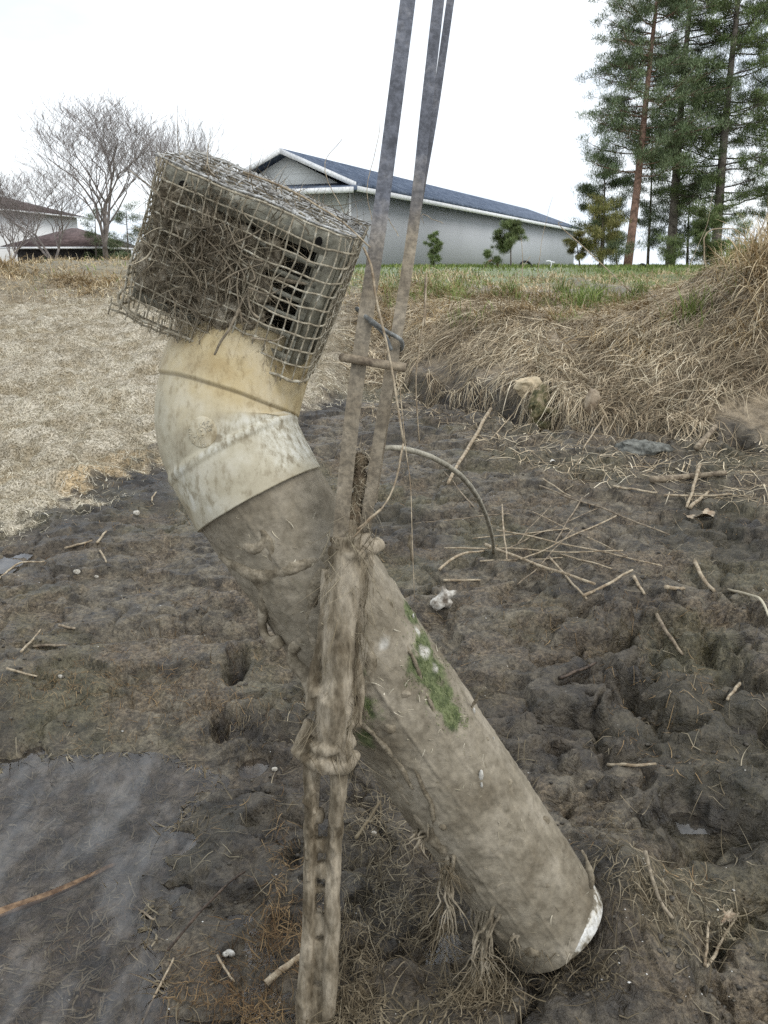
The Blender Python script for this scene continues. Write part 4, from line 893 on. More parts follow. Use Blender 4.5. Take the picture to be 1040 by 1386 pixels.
seg([(430, 940, 1.335), (425, 930, 1.335)], [.014, .012]); seg([(480, 885, 1.34), (487, 930, 1.35), (483, 985, 1.36)], [.008, .007, .008])
seg([(440, 770, 1.315), (436, 850, 1.325), (424, 920, 1.335), (420, 960, 1.34)], [.008, .007, .010, .010])
for (ya, yb, w0) in [(1094, 1112, .008), (1134, 1152, .010), (1166, 1186, .011), (1198, 1206, .009), (1234, 1262, .013), (1268, 1322, .014), (1330, 1420, .016)]:
    ps_ = np.array([P(437 - (y_ - 1050) * .026 + 3 * math.sin(y_ * .05), y_, 1.368 + (y_ - 1030) * .00046) for y_ in np.linspace(ya, yb, 10)]); mb.tube(ps_, w0 * (.8 + .3 * np.sin(np.linspace(0, 3.1, 10))), 8)
for k_ in range(40):
    f0 = random.uniform(0, .55); f1 = f0 + random.uniform(.2, .5); cl_ = np.array([P(479, 730, 1.30), P(470, 800, 1.295), P(461, 880, 1.308), P(454, 960, 1.318), P(450, 1030, 1.345)]); ps_ = spline(cl_, 50)[int(f0 * 49):int(min(f1, 1) * 49) + 1]
    if len(ps_) < 6: continue
    ox = random.uniform(-.028, .028); ps_ = ps_ + np.stack([ox + .012 * (fbm3(ps_ * 9 + k_, 2) - .5), np.full(len(ps_), .010 + abs(ox) * .55), np.zeros(len(ps_))], 1); mb.tube(ps_, random.uniform(.0022, .0055) * np.sin(np.linspace(.25, 2.9, len(ps_))), 6)
for k_ in range(6):
    sx = random.choice((-1, 1)); y0 = random.uniform(1050, 1250); ps_ = np.array([P(438 + sx * 17 - (y_ - 1050) * .03 + random.gauss(0, 3), y_, 1.35 + (y_ - 1030) * .00046) for y_ in np.linspace(y0, y0 + random.uniform(60, 140), 12)]); mb.tube(ps_, .003, 6)
mudify(mb, 'mud_casing', casing, .0024, .003, .045, M_drape, 3)
mb = MB(); n = 520; b0 = np.array([P(479 - (y_ - 720) * .1 + random.uniform(-34, 34), y_, 1.292 + (y_ - 720) * .00016) for y_ in rng.uniform(715, 1030, n)])
ribbons(mb, b0, rng.normal(0, 1, (n, 3)) * [.35, .15, .3] + [0, 0, -.8], rng.uniform(.02, .07, n), rng.uniform(.0008, .0018, n), rng.uniform(0, .3, n), 6, .5)
mb.build('fibre_wisps', M_root, casing)
# clump lodged between the posts
mb = MB()
for (px, py, r) in [(488, 625, .014), (486, 650, .015), (484, 640, .013), (480, 680, .014), (478, 700, .018), (490, 665, .010)]: mb.blob(P(px, py, 1.325), (r, r * .8, r * 1.2), px, .4, 8)
o = mudify(mb, 'mud_plug', casing, .003, .01, .02, nmat('dark_mud_plug', [(.3, (.07, .05, .032)), (.7, (.20, .155, .10))], 50, 5, .95, .8, .003), 2)
mb = MB(); n = 420; u_ = rng.random(n)
b0 = np.array([P(random.uniform(470, 500), random.uniform(600, 720), 1.315) for _ in range(n)])
ribbons(mb, b0, rng.normal(0, 1, (n, 3)) * [1, .4, .8], rng.uniform(.008, .03, n), rng.uniform(.0008, .0016, n), rng.uniform(0, .8, n), 4, .8)
mb.build('fibre_tuft', M_tw, casing)
# ---- wires, rod and hose
M_galv = nmat('dull_grey_wire', [(.3, (.12, .12, .11)), (.7, (.27, .28, .27))], 60, 4, .5, .3, .001)
stick('hook_wire', [P(483, 418, 1.33), P(500, 432, 1.285), P(520, 446, 1.285), P(540, 458, 1.295), P(545, 466, 1.31), P(543, 474, 1.33), P(536, 470, 1.35)], .0036, M_galv, 'grey bent wire hooked round the right post above the level rod', 'wire', bend=.001, r2=.0034)
stick('hook_wire', [P(500, 434, 1.29), P(515, 446, 1.295), P(524, 458, 1.30), P(530, 474, 1.305)], .0034, M_galv, 'short grey wire branching down below the hooked wire', 'wire', bend=.001)
stick('level_rod', [P(463, 484, 1.30), P(478, 486, 1.285), P(510, 492, 1.285), P(549, 498, 1.29)], .0062, M_stick, 'mud brown rod lying level across both posts beside the cage', 'rod', bend=.001, r2=.0068)
stick('bent_hose', [P(516, 606, 1.34), P(545, 607, 1.42), P(590, 621, 1.6), P(630, 650, 1.9), P(655, 690, 2.3), P(667, 728, 2.8), PG(668, 748)], .0042, nmat('grey_bent_cane', [(.3, (.24, .22, .17)), (.7, (.42, .39, .31))], 30, 4, .7, .3, .001), 'long grey cane arching from the posts down to the reed pile', 'cane', bend=.002, r2=.0075)
def gstem(pxs, r, lb, M=M_reed, bend=.002, cat='grass stem'): return stick('grass_stem', [P(*p_) for p_ in pxs], r, M, lb, cat, bend=bend, n=6)
gstem([(492, 335, 1.28), (503, 362, 1.275), (508, 400, 1.27), (520, 450, 1.27), (532, 505, 1.275), (541, 565, 1.28), (547, 600, 1.29)], .0021, 'long straw blade draped over the wires between the posts')
gstem([(547, 600, 1.29), (536, 650, 1.29), (520, 685, 1.285), (495, 710, 1.28), (478, 728, 1.275)], .0017, 'straw stem bent from the cane down to the mud band')
gstem([(515, 690, 1.28), (500, 702, 1.275), (482, 718, 1.275)], .0022, 'short pale straw blade above the mud band')
gstem([(540, 510, 1.29), (545, 560, 1.29), (550, 610, 1.29), (556, 655, 1.29), (558, 720, 1.29), (561, 810, 1.30)], .0009, 'hair thin stem hanging down beside the pipe')
gstem([(577, 370, 1.5), (575, 420, 1.48), (568, 470, 1.46), (563, 520, 1.45), (568, 600, 1.45)], .0015, 'thin brown stem standing right of the posts')
gstem([(578, 375, 1.5), (576, 400, 1.5), (575, 440, 1.5)], .003, 'pale broken straw stub right of the posts')
for i_, (pl, lb) in enumerate([([(480, 330, 1.6), (462, 280, 1.62), (440, 225, 1.65), (462, 190, 1.66)], 'wispy bare weed stem crossing the gable of the grey house'),
                 ([(505, 330, 1.6), (498, 270, 1.6), (512, 205, 1.6), (514, 155, 1.6)], 'tall thin weed with a seed tip beside the left post'),
                 ([(540, 320, 1.8), (528, 298, 1.8), (518, 286, 1.8)], 'short bent weed between the two posts'),
                 ([(597, 302, 2.0), (585, 296, 2.0), (571, 292, 2.0), (574, 304, 2.0)], 'white curled grass leaf in front of the grey wall')]): gstem(pl, .0008, lb, bend=.01)
# ---- root tangles
def tangle(name, spots, label, M, parent=None):
    mb = MB()
    for (px, py, rx, ry, n, L0, ddir, w0) in spots:
        b0 = np.array([PG(px + random.gauss(0, rx), py + random.gauss(0, ry), False, .004) if ddir is None else P(px + random.gauss(0, rx), py + random.gauss(0, ry), ddir) for _ in range(n)])
        hd = dirs(n, 0, 9, .15, .5) if ddir is None else np.stack([rng.normal(-.1, .5, n), rng.normal(-.1, .4, n), rng.normal(-.9, .4, n)], 1)
        ribbons(mb, b0, hd, rng.uniform(.4, 1.2, n) * L0, rng.uniform(.6, 1.4, n) * w0, rng.uniform(0, .9, n), 7, .7, True, .003)
    o = mb.build(name, M, parent, center=False)
    if parent is None: tagit(o, label, 'roots', kind='stuff')
    return o
tangle('root_tangle', [(475, 1300, 26, 40, 420, .05, None, .002), (470, 1370, 30, 18, 260, .05, None, .002), (520, 1170, 26, 45, 260, .07, None, .002), (560, 1240, 24, 30, 160, .07, None, .002), (500, 1110, 20, 25, 130, .06, None, .002), (640, 1345, 30, 18, 420, .06, None, .0018),
                       (820, 1130, 18, 26, 110, .05, None, .0018), (845, 1190, 18, 30, 90, .05, None, .0018), (780, 1320, 40, 14, 220, .04, None, .0018), (900, 1220, 30, 20, 120, .06, None, .002), (960, 1260, 25, 20, 90, .06, None, .003), (310, 985, 60, 25, 200, .04, None, .0015)],
       'matted grey brown roots around the foot of the pipe and stakes', M_root)
tangle('rusty_root_tangle', [(300, 1345, 50, 28, 330, .04, None, .0014), (385, 1200, 16, 60, 150, .05, None, .0018), (370, 1270, 25, 25, 200, .05, None, .0018), (230, 940, 90, 30, 420, .035, None, .0014), (90, 930, 60, 30, 300, .035, None, .0014), (350, 1370, 30, 12, 160, .05, None, .0014)],
       'rust coloured fine roots on the mud beside the puddle', M_rust)
# hanging film strips under the pipe
mb = MB()
def strip(pxs, rads): 
    pts = np.array([P(*p_) for p_ in pxs]); k = 24; pp_ = spline(pts, k); mb.tube(pp_ + (np.stack([fbm3(pp_ * 30 + 5 * q_, 2) for q_ in range(3)], 1) - .5) * .012 + (np.stack([fbm3(pp_ * 70 + 9 * q_ + pxs[-1][0], 2) for q_ in range(3)], 1) - .5) * .010, np.interp(np.linspace(0, 1, k), np.linspace(0, 1, len(rads)), rads), 8)
for (px, n_, y0, y1, sp) in [(655, 24, 1238, 1374, 24), (606, 13, 1165, 1290, 18), (697, 6, 1262, 1302, 8), (570, 10, 1120, 1170, 14), (480, 14, 1060, 1150, 12)]:
    for k in range(n_):
        tx_ = px + random.gauss(0, sp); ye = y1 - random.uniform(0, 30) - abs(tx_ - px) * .5
        dz = 1.47 if px < 630 else 1.505
        sx_, sy_ = px + random.gauss(0, 10), y0 + random.uniform(-12, 6); hh, _n = hit(bvh_pipe, sx_, sy_)
        if hh is None: continue
        d0_ = dist(hh) + .004
        strip([(sx_, sy_, d0_), (px + random.gauss(0, 7), y0 + (ye - y0) * .35, (dz + d0_) / 2), (px + (tx_ - px) * .5, y0 + (ye - y0) * .7, dz), (tx_, ye, dz)], [random.uniform(.0015, .004), random.uniform(.0014, .003), .0013, .0005])
mb.build('hanging_strands', M_mud, pipe_root)['kind'] = 'stuff'
tangle('film_fringe', [(655, 1335, 14, 18, 260, .05, 1.505, .0016), (600, 1240, 8, 26, 140, .05, 1.485, .0014), (605, 1180, 6, 8, 60, .04, 1.45, .0014), (700, 1290, 30, 8, 60, .03, 1.50, .0014)], '', M_root, pipe_root)

# ============================================================ sticks and things lying on the mud
GR = 'straw coloured reeds in the loose pile on the mud'
RL = 'thin straw coloured reed lying in the loose pile on the mud'
for k, (pl, r) in enumerate([([(600, 747), (845, 752)], .0055), ([(672, 722), (895, 775)], .0045), ([(730, 663), (905, 730)], .0055), ([(735, 654), (772, 678)], .0045), ([(835, 702), (705, 762)], .0045),
                  ([(788, 680), (752, 738)], .005), ([(680, 687), (685, 765)], .005), ([(742, 765), (792, 824)], .0055), ([(812, 690), (680, 748)], .004), ([(757, 755), (828, 775)], .006),
                  ([(770, 720), (640, 735)], .004), ([(700, 800), (780, 720)], .004), ([(720, 700), (850, 760)], .004), ([(650, 770), (760, 765)], .004), ([(745, 690), (700, 740)], .004)]):
    stick('reed', gs(pl, .010 + .004 * (k % 4)), r * random.uniform(.7, 1.1), (M_reed, M_reed, M_stick)[k % 3], RL, 'reed', GR, n=6)
single = [([(664, 562), (640, 605), (606, 663)], .013, M_reed, 'thick pale stick slanting on the mud below the dark bank hollow'),
 ([(656, 745), (720, 770), (803, 800)], .0075, M_reed, 'long pale reed running from the cane end down through the pile'), ([(594, 774), (622, 755), (656, 748)], .0065, M_reed, 'short pale reed at the left end of the pile'),
 ([(789, 818), (825, 800), (855, 783)], .0065, M_reed, 'stout reed segment slanting up to the right just below the pile'), ([(858, 783), (873, 808)], .0075, M_reed, 'short broken reed right of the stout reed segment'),
 ([(600, 790), (650, 790)], .006, M_reed, 'short level reed beside the white chunk'), ([(888, 838), (905, 865), (924, 893)], .0075, M_stick, 'brown straight stick alone on the right mud below the pile'),
 ([(880, 654), (930, 650), (983, 645)], .019, M_stick, 'thick grey brown log half sunk at the right edge of the mud'), ([(942, 612), (968, 582)], .020, M_stick, 'short stout log slanting at the bank foot on the right'),
 ([(830, 661), (890, 670)], .007, M_reed, 'thin reed just below the grey rock'), ([(898, 675), (992, 672)], .007, M_reed, 'thin pale reed below the sunk log'), ([(947, 633), (930, 690)], .009, M_reed, 'pale stick leaning across the sunk log'),
 ([(935, 690), (958, 668)], .010, M_reed, 'short pale stick crossing just right of the leaning one'), ([(940, 765), (952, 790), (966, 806)], .009, M_reed, 'forked pale twig on the far right mud'), ([(900, 803), (925, 805)], .009, M_reed, 'short pale stick piece left of the forked twig'),
 ([(985, 806), (1015, 812), (1030, 822), (1042, 845)], .006, M_fibre, 'white curled grass stem at the right edge of the mud'), ([(1000, 928), (985, 950)], .006, M_reed, 'small straw piece at the right on dark mud'),
 ([(822, 1039), (855, 1039), (888, 1036)], .0055, M_reed, 'pale flat stick lying level right of the pipe'), ([(756, 924), (780, 915), (808, 904)], .006, M_darkst, 'dark split twig on the cracked mud slab'),
 ([(955, 1312), (958, 1250)], .0035, M_reed, 'upright straw of the pair at the lower right'), ([(957, 1312), (978, 1280), (998, 1240)], .004, M_reed, 'slanting straw of the pair at the lower right'),
 ([(872, 1165), (890, 1225), (910, 1258)], .005, M_twig, 'frayed reddish stem right of the white pipe end'), ([(30, 890), (56, 858)], .0045, M_reed, 'slanting straw of the small group on the left mud'),
 ([(45, 878), (90, 877)], .0055, M_stick, 'brown level stick of the small group on the left mud'), ([(10, 911), (50, 921)], .0045, M_reed, 'pale straw below the small group on the left mud'),
 ([(80, 850), (102, 855)], .006, M_stick, 'short brown chip above the small group on the left mud'), ([(0, 790), (28, 770), (60, 768)], .005, M_reed, 'bent pale reed beside the small puddle on the far left'),
 ([(132, 738), (145, 722)], .006, M_reed, 'pale straw on dark mud left of the elbow'), ([(136, 748), (145, 764)], .005, M_reed, 'tiny straw left of the elbow, below the pale straw'), ([(88, 745), (125, 735)], .006, M_reed, 'brown reed at the lower edge of the algae mat'),
 ([(226, 1292), (270, 1240), (333, 1183)], .0035, M_darkst, 'long dark reed reaching from the puddle edge up to the right'), ([(190, 1392), (215, 1345), (236, 1300)], .003, M_reed, 'thin straw leaning along the puddle edge at the bottom'),
 ([(362, 1338), (385, 1318), (412, 1296)], .008, M_reed, 'smooth pale stick poking out beside the mud cased stakes'), ([(293, 1300), (318, 1336)], .0028, M_reed, 'short straw below the white snail shell'),
 ([(113, 1376), (130, 1340), (147, 1312)], .0025, M_darkst, 'thin dark stem under the water near the bottom edge'), ([(480, 1145), (515, 1095)], .005, M_root, 'pale root chip behind the mud cased stakes'), ([(180, 1230), (210, 1248)], .003, M_stick, 'small brown twig in the puddle near its right edge'),
 ([(205, 680), (212, 668)], .005, M_reed, 'tiny straw at the border of the algae mat'), ([(640, 690), (600, 640)], .004, M_stick, 'thin twig lying below the thick pale stick'), ([(690, 700), (560, 715)], .003, M_stick, 'very thin twig lying level between pipe and reed pile'),
 ([(665, 600), (700, 560)], .005, M_reed, 'straw leaning on the bank foot beside the burrow'), ([(820, 560), (790, 610)], .006, M_reed, 'straw leaning down the bank left of the rock'), ([(975, 530), (945, 590)], .006, M_reed, 'straw leaning down the bank above the short log')]
for k, (pl, r, M, lb) in enumerate(single): stick('stick', gs(pl, r * .7 + .005), r, M, lb, 'stick', n=8)
# waterlogged plank
a_, b_ = PG(-12, 1262), PG(158, 1183); dv = b_ - a_; dv[2] = 0; ln = np.linalg.norm(dv); dv /= ln; sv = np.array([-dv[1], dv[0], 0])
mb = MB(); k = 40; pts = np.array([[*(a_ + dv * ln * f)[:2], -.004] for f in np.linspace(-.3, 1, k)]); pts += (np.stack([fbm3(pts * 9 + q_, 2) for q_ in range(3)], 1) - .5) * [.03, .03, .006]
mb.tube(pts, np.linspace(1.05, .35, k), prof=[(.017, .004), (.008, .008), (-.009, .007), (-.017, .003), (-.015, -.006), (.015, -.006)], up=tuple(sv))
tagit(mb.build('sunken_branch', nmat('rotten_wood', [(.3, (.10, .06, .035)), (.7, (.27, .175, .10))], 30, 5, .8, .8, .003, scale=(1, 1, 3))), 'long rotten brown branch lying in the shallow puddle', 'branch')
# snail shell
sh = PG(307, 1297, True); mb = MB(); u_ = np.linspace(0, 2.3 * 2 * np.pi, 60); rr = .0105 * np.exp(-.19 * u_); mb.tube(np.stack([rr * np.cos(u_), rr * np.sin(u_) * .9, .0045 + .006 * u_ / u_[-1] * .9], 1) + sh + [0, 0, .004], rr * .62, 10)
tagit(mb.build('snail_shell', M_white), 'round white snail shell on the mud near the bottom', 'shell')
for (px, py, r, lb) in [(506, 1129, .006, 'small white pebble among the roots behind the stakes'), (372, 1043, .008, 'pale stone chip beside the lower left hole'), (82, 917, .007, 'small grey stone on the left mud'), (105, 776, .013, 'oval pale stone near the far left sticks'), (185, 697, .016, 'upright pale stone at the edge of the dark mud'), (131, 782, .008, 'white shell chip right of the oval pale stone')]:
    g_ = PG(px, py, True); mb = MB(); mb.blob(g_ + [0, 0, r * .5], (r, r * .8, r * .8), px, .35, 14); tagit(mb.build('stone', nmat('pale_stone', [(.3, (.28, .25, .2)), (.7, (.6, .57, .5))], 80, 4, .8, .3, .001)), lb, 'stone')
# white chunk (bone-like fragment) on stump
g_ = PG(600, 822, True); mb = MB()
mb.tube(spline([g_ + [-.035, 0, .0], g_ + [-.01, 0, .025], g_ + [.005, 0, .05], g_ + [-.004, 0, .078]], 12), np.array([.020, .024, .026, .026, .024, .02, .019, .018, .015, .012, .010, .006]), 8); mb.tube([g_ + [.0, 0, .035], g_ + [.03, 0, .055], g_ + [.052, 0, .062]], [.018, .013, .004], 8); mb.tube([g_ + [-.0, 0, .02], g_ + [.03, 0, .01]], [.02, .015], 8)
tagit(mudify(mb, 'white_fragment', None, .004, .01, .03, nmat('bleached_bone', [(.3, (.16, .13, .10)), (.5, (.36, .33, .28)), (.65, (.58, .55, .49))], 30, 5, .8, .5, .003), 2), 'bleached white forked fragment standing on the mud right of the pipe', 'fragment')
# rock
g_ = PG(872, 612, True); mb = MB(); mb.blob(g_ + [0, .03, .012], (.15, .09, .055), 5, .55, 22)
tagit(mudify(mb, 'grey_rock', None, .006, .03, .06, nmat('grey_rock_face', [(.3, (.075, .075, .065)), (.7, (.2, .2, .175))], 24, 6, .8, 1, .006), 1), 'flat grey rock at the foot of the bank', 'rock')
g_ = PG(715, 528, True); mb = MB(); mb.blob(g_ + [0, .0, .02], (.09, .06, .06), 6, .5, 18)
tagit(mudify(mb, 'mud_lump', None, .006, .02, .05, M_strawdull, 1), 'straw brown clod of earth above the burrow on the bank', 'clod')
# mossy stump with hole (burrow mouth)
g_ = PG(738, 578, True); mb = MB(); th = np.linspace(0, 2 * np.pi, 30)
mb.tube(np.stack([g_[0] + .075 * np.cos(th), g_[1] - .02 + 0 * th, g_[2] + .06 + .05 * np.sin(th)], 1), .026 + .006 * np.sin(th * 3), 8, cap=False)
mb.tube([g_ + [-.06, .0, .1], g_ + [-.03, .08, .16], g_ + [.02, .2, .2]], [.05, .06, .05], 8); mb.tube([g_ + [.07, .0, .06], g_ + [.12, .05, .14]], [.03, .02], 8)
tagit(mudify(mb, 'burrow_rim', None, .006, .02, .04, nmat('mossy_root', [(.3, (.05, .05, .022)), (.5, (.14, .12, .06)), (.7, (.26, .21, .14))], 18, 5, .9, .8, .005), 2), 'mossy hollow root forming a round burrow mouth at the bank', 'root')
g_ = PG(800, 552, True); mb = MB(); mb.blob(g_ + [0, -.01, .04], (.045, .03, .07), 9, .5, 14); tagit(mb.build('earth_lump', nmat('pale_earth', [(.3, (.2, .15, .1)), (.7, (.4, .33, .24))], 20, 5, .9, .6, .004)), 'upright pale brown lump against the bank right of the burrow', 'clod')
# oak leaves
def leaf(px, py, s, az, lb, M):
    g_ = PG(px, py, True, .012); n = 60; th = np.linspace(0, 2 * np.pi, n, endpoint=False)
    r = s * (.62 + .38 * np.abs(np.cos(th * 3.5))) ; x_ = r * np.cos(th) * 1.35; y_ = r * np.sin(th) * .85; z_ = .35 * s * np.sin(th * 2) * r / s
    V = np.stack([x_ * math.cos(az) - y_ * math.sin(az), x_ * math.sin(az) + y_ * math.cos(az), z_ + .01], 1); c0 = np.array([[0, 0, 0.0]])
    mb = MB(); mb.add(np.vstack([V, c0, V - [0, 0, .0015], c0 - [0, 0, .0015]]) + g_, [(k, (k + 1) % n, n + 1 + (k + 1) % n, n + 1 + k) for k in range(n)], [(k, (k + 1) % n, n) for k in range(n)] + [(n + 1 + (k + 1) % n, n + 1 + k, 2 * n + 1) for k in range(n)])
    tagit(mb.build('oak_leaf', M, smooth=False), lb, 'leaf')
M_leaf = nmat('tan_dead_leaf', [(.3, (.30, .22, .15)), (.7, (.50, .42, .31))], 50, 4, .8, .4, .002)
leaf(955, 702, .042, .5, 'curled tan oak leaf right of the reed pile', M_leaf); leaf(932, 704, .022, 2.2, 'small curled leaf scrap just left of the oak leaf', M_leaf)
leaf(612, 637, .03, .3, 'grey flat leaf under the arching cane', nmat('grey_leaf', [(.3, (.12, .11, .09)), (.7, (.24, .22, .19))], 50, 4, .8, .4, .002)); leaf(748, 700 - 71, .016, 1., 'tiny white scrap on the mud below the burrow', M_white)
leaf(985, 1250, .02, 1., 'crumpled brown leaf between the lower right straws', M_leaf)

# ============================================================ buildings
def siding(name, c, per=9.0, amt=.25):
    m, t, b = mat(name, .7, .25); tcn = N(t, 'ShaderNodeTexCoord'); w = N(t, 'ShaderNodeTexWave', wave_type='BANDS', bands_direction='Z', wave_profile='SAW'); w.inputs['Scale'].default_value = per / 6.283 * 1.0
    t.links.new(tcn.outputs['Object'], w.inputs['Vector']); n = noise(t, .35, 3, .5)
    cc = mixc(t, 1., c, ramp(t, n.outputs['Fac'], [(.3, (.95,) * 3), (.7, (1.03,) * 3)]).outputs[0], 'MULTIPLY'); cc = mixc(t, amt, cc, ramp(t, w.outputs['Fac'], [(0, (.5,) * 3), (.15, (1,) * 3), (1, (1,) * 3)]).outputs[0], 'MULTIPLY')
    t.links.new(cc, b.inputs['Base Color']); bump(t, b, w.outputs['Fac'], .5, .01); return m
def shingle(name, st):
    m, t, b = mat(name, .9, .2); n = noise(t, 2.2, 6, .75, scale=(1, 1, 2)); n2 = noise(t, 9, 3, .7)
    c = mixc(t, .6, ramp(t, n.outputs['Fac'], st).outputs[0], ramp(t, n2.outputs['Fac'], [(.3, (.6,) * 3), (.7, (1.35,) * 3)]).outputs[0], 'MULTIPLY'); t.links.new(c, b.inputs['Base Color']); return m
M_side = siding('grey_lap_siding', (.68, .685, .65)); M_wall = siding('pale_grey_wall', (.445, .455, .475), 6, .06); M_trim = nmat('white_trim', [(.3, (.72, .73, .74)), (.7, (.82, .82, .82))], 4, 2, .6, 0)
M_roof = shingle('blue_grey_shingles', [(.3, (.07, .092, .135)), (.7, (.15, .182, .24))])
def V3(*a): return np.array(a, float)
d_ = V3(.385, .923, 0); n_ = V3(-.923, .385, 0); up = V3(0, 0, 1)
C0 = V3(-1.12, 29.5, .6); EV, RG, LEN, WID = 3.72 - .6, 4.84 - .6, 39.5, 4.5
house = empty('grey_house', Vector(C0), 'long low grey house with white trim and blue grey shingle roof behind the bank', 'house')
mb = MB(); mb.box(C0, d_ * LEN, n_ * WID, up * (EV - .05)); mb.build('wall', M_wall, house, smooth=False)
mb = MB(); g0 = C0 - d_ * .12
mb.add([g0 + up * .05, g0 + n_ * WID + up * .05, g0 + n_ * WID + up * (EV - .1), g0 + up * (EV - .1), g0 + d_ * .115 + up * .05, g0 + d_ * .115 + n_ * WID + up * .05, g0 + d_ * .115 + n_ * WID + up * (EV - .1), g0 + d_ * .115 + up * (EV - .1)], [(0, 3, 2, 1), (4, 5, 6, 7), (0, 1, 5, 4), (1, 2, 6, 5), (2, 3, 7, 6), (3, 0, 4, 7)])
mb.build('front_wall', M_side, house, smooth=False)
mb = MB(); ov = .45
e0 = C0 - d_ * ov - n_ * ov + up * EV; e1 = C0 + d_ * (LEN + ov) - n_ * ov + up * EV; e2 = C0 + d_ * (LEN + ov) + n_ * (WID + ov) + up * EV; e3 = C0 - d_ * ov + n_ * (WID + ov) + up * EV
r0 = C0 - d_ * ov + n_ * WID / 2 + up * RG; r1 = C0 + d_ * (LEN - 6) + n_ * WID / 2 + up * RG; th = up * .1
mb.add([e0, e1, e2, e3, r0, r1] + [p_ + th for p_ in (e0, e1, e2, e3, r0, r1)], [(6, 7, 11, 10), (8, 9, 10, 11), (0, 4, 5, 1), (3, 2, 5, 4), (0, 6, 10, 4), (3, 4, 10, 9), (0, 1, 7, 6), (1, 2, 8, 7), (2, 3, 9, 8)], [(7, 8, 11), (1, 5, 2)])
roof = mb.build('roof', M_roof, house, smooth=False)
mb = MB(); gf = -d_ * (ov + .02)
mb.box(e0 - n_ * .06 - up * .18 - d_ * .05, d_ * (LEN + 2 * ov + .1), n_ * .055, up * .16)
mb.build('fascia', M_trim, house, smooth=False)
def rake(a, b, w=.17, nm='rake_board'):
    mb = MB(); dv_ = b - a; mb.box(a - up * (w - .1) - d_ * .06, dv_, d_ * .05, up * w); mb.build(nm, M_trim, house, smooth=False)
rake(e0, r0); rake(e3, r0)
mb = MB(); tri = [C0 + up * EV + n_ * .1 - d_ * .1, C0 + up * EV + n_ * (WID - .1) - d_ * .1, C0 + up * (RG - .12) + n_ * WID / 2 - d_ * .1]; mb.add(tri + [p_ + d_ * .08 for p_ in tri], [(0, 3, 4, 1), (1, 4, 5, 2), (2, 5, 3, 0)], [(0, 1, 2), (3, 5, 4)]); mb.build('gable', M_side, house, smooth=False)
mb = MB(); mb.add([C0 - d_ * .9 - n_ * .5 + up * (EV - .12), C0 - d_ * .9 + n_ * (WID + .5) + up * (EV - .12), C0 - d_ * .12 + n_ * (WID + .5) + up * (EV + .12), C0 - d_ * .12 - n_ * .5 + up * (EV + .12), C0 - d_ * .12 + n_ * (WID + .5) + up * (EV - .16), C0 - d_ * .12 - n_ * .5 + up * (EV - .16), C0 - d_ * .9 - n_ * .5 + up * (EV - .16), C0 - d_ * .9 + n_ * (WID + .5) + up * (EV - .16)], [(0, 3, 2, 1), (6, 7, 4, 5), (0, 1, 7, 6), (3, 5, 4, 2)], [(0, 6, 5), (0, 5, 3), (1, 2, 4), (1, 4, 7)]); mb.build('pent_roof', M_roof, house, smooth=False)
mb = MB(); mb.box(C0 - d_ * .96 - n_ * .56 + up * (EV - .25), n_ * (WID + 1.1), d_ * .055, up * .17); mb.build('front_fascia', M_trim, house, smooth=False)
mb = MB(); mb.box(C0 - n_ * .03 - d_ * .15 + up * .05, d_ * .14, n_ * -.03, up * (EV - .2)); mb.build('corner_board', M_trim, house, smooth=False)
# left neighbours
M_brown = shingle('brown_shingles', [(.3, (.08, .058, .054)), (.7, (.15, .11, .105))]); M_cream = siding('white_siding', (.78, .78, .77), 5, .06); M_dark = nmat('dark_wall', [(.3, (.03, .028, .03)), (.7, (.06, .055, .055))], 3, 2, .8, 0)  # M_dark: even dark wall colour of the low building
M_glass = nmat('window_glass', [(.3, (.06, .08, .1)), (.7, (.12, .15, .18))], 2, 2, .2, 0)
def hip(name, cx_, cy_, L_, W_, z0, ze, zr, az, Mw, lb, hipl, win=()):
    root = empty(name, Vector((cx_, cy_, z0)), lb, 'house'); dx, dy = V3(math.cos(az), math.sin(az), 0), V3(-math.sin(az), math.cos(az), 0); c_ = V3(cx_, cy_, 0)
    mb = MB(); mb.box(c_ - dx * L_ / 2 - dy * W_ / 2 + up * z0, dx * L_, dy * W_, up * (ze - z0)); wl_o = mb.build('wall', Mw, root, smooth=False)
    o_ = .5; e = [c_ + dx * sx * (L_ / 2 + o_) + dy * sy * (W_ / 2 + o_) + up * (ze + .02) for sx, sy in ((-1, -1), (1, -1), (1, 1), (-1, 1))]; r_ = [c_ - dx * (L_ / 2 - hipl) + up * zr, c_ + dx * (L_ / 2 - hipl) + up * zr]
    mb = MB(); mb.add(e + r_, [(0, 1, 5, 4), (2, 3, 4, 5), (0, 3, 2, 1)], [(1, 2, 5), (3, 0, 4)]); mb.build('roof', M_brown, root, smooth=False)
    mb = MB(); mb.box(e[0] - dy * .06 - up * .09, e[1] - e[0], dy * .05, up * .08); mb.box(e[1] + dx * .005 - up * .09, e[2] - e[1], dx * .05, up * .08); mb.build('eave_trim', M_trim, root, smooth=False)
    for (wx, wz, ww, wh) in win:
        p_ = c_ + dx * wx - dy * (W_ / 2 + .04) + up * wz; mb = MB(); mb.box(p_, dx * ww, dy * .03, up * wh); wo = mb.build('window', M_glass, root, smooth=False)
        mb = MB(); mb.box(p_ - dx * .08 - up * .08, dx * (ww + .16), dy * .025, up * (wh + .16)); mb.build('frame', M_trim, wo, smooth=False)
    return root
a_ = P(-10, 300, 52); hip('white_house', a_[0] - 2.0, 53.0, 12.5, 8, -.9, 4.1, 5.45, R(-9), M_cream, 'two storey white house with brown hip roof at the far left', 4.0, [(2.6, 2.7, .9, 1.1), (-1.5, 2.7, .9, 1.1)])
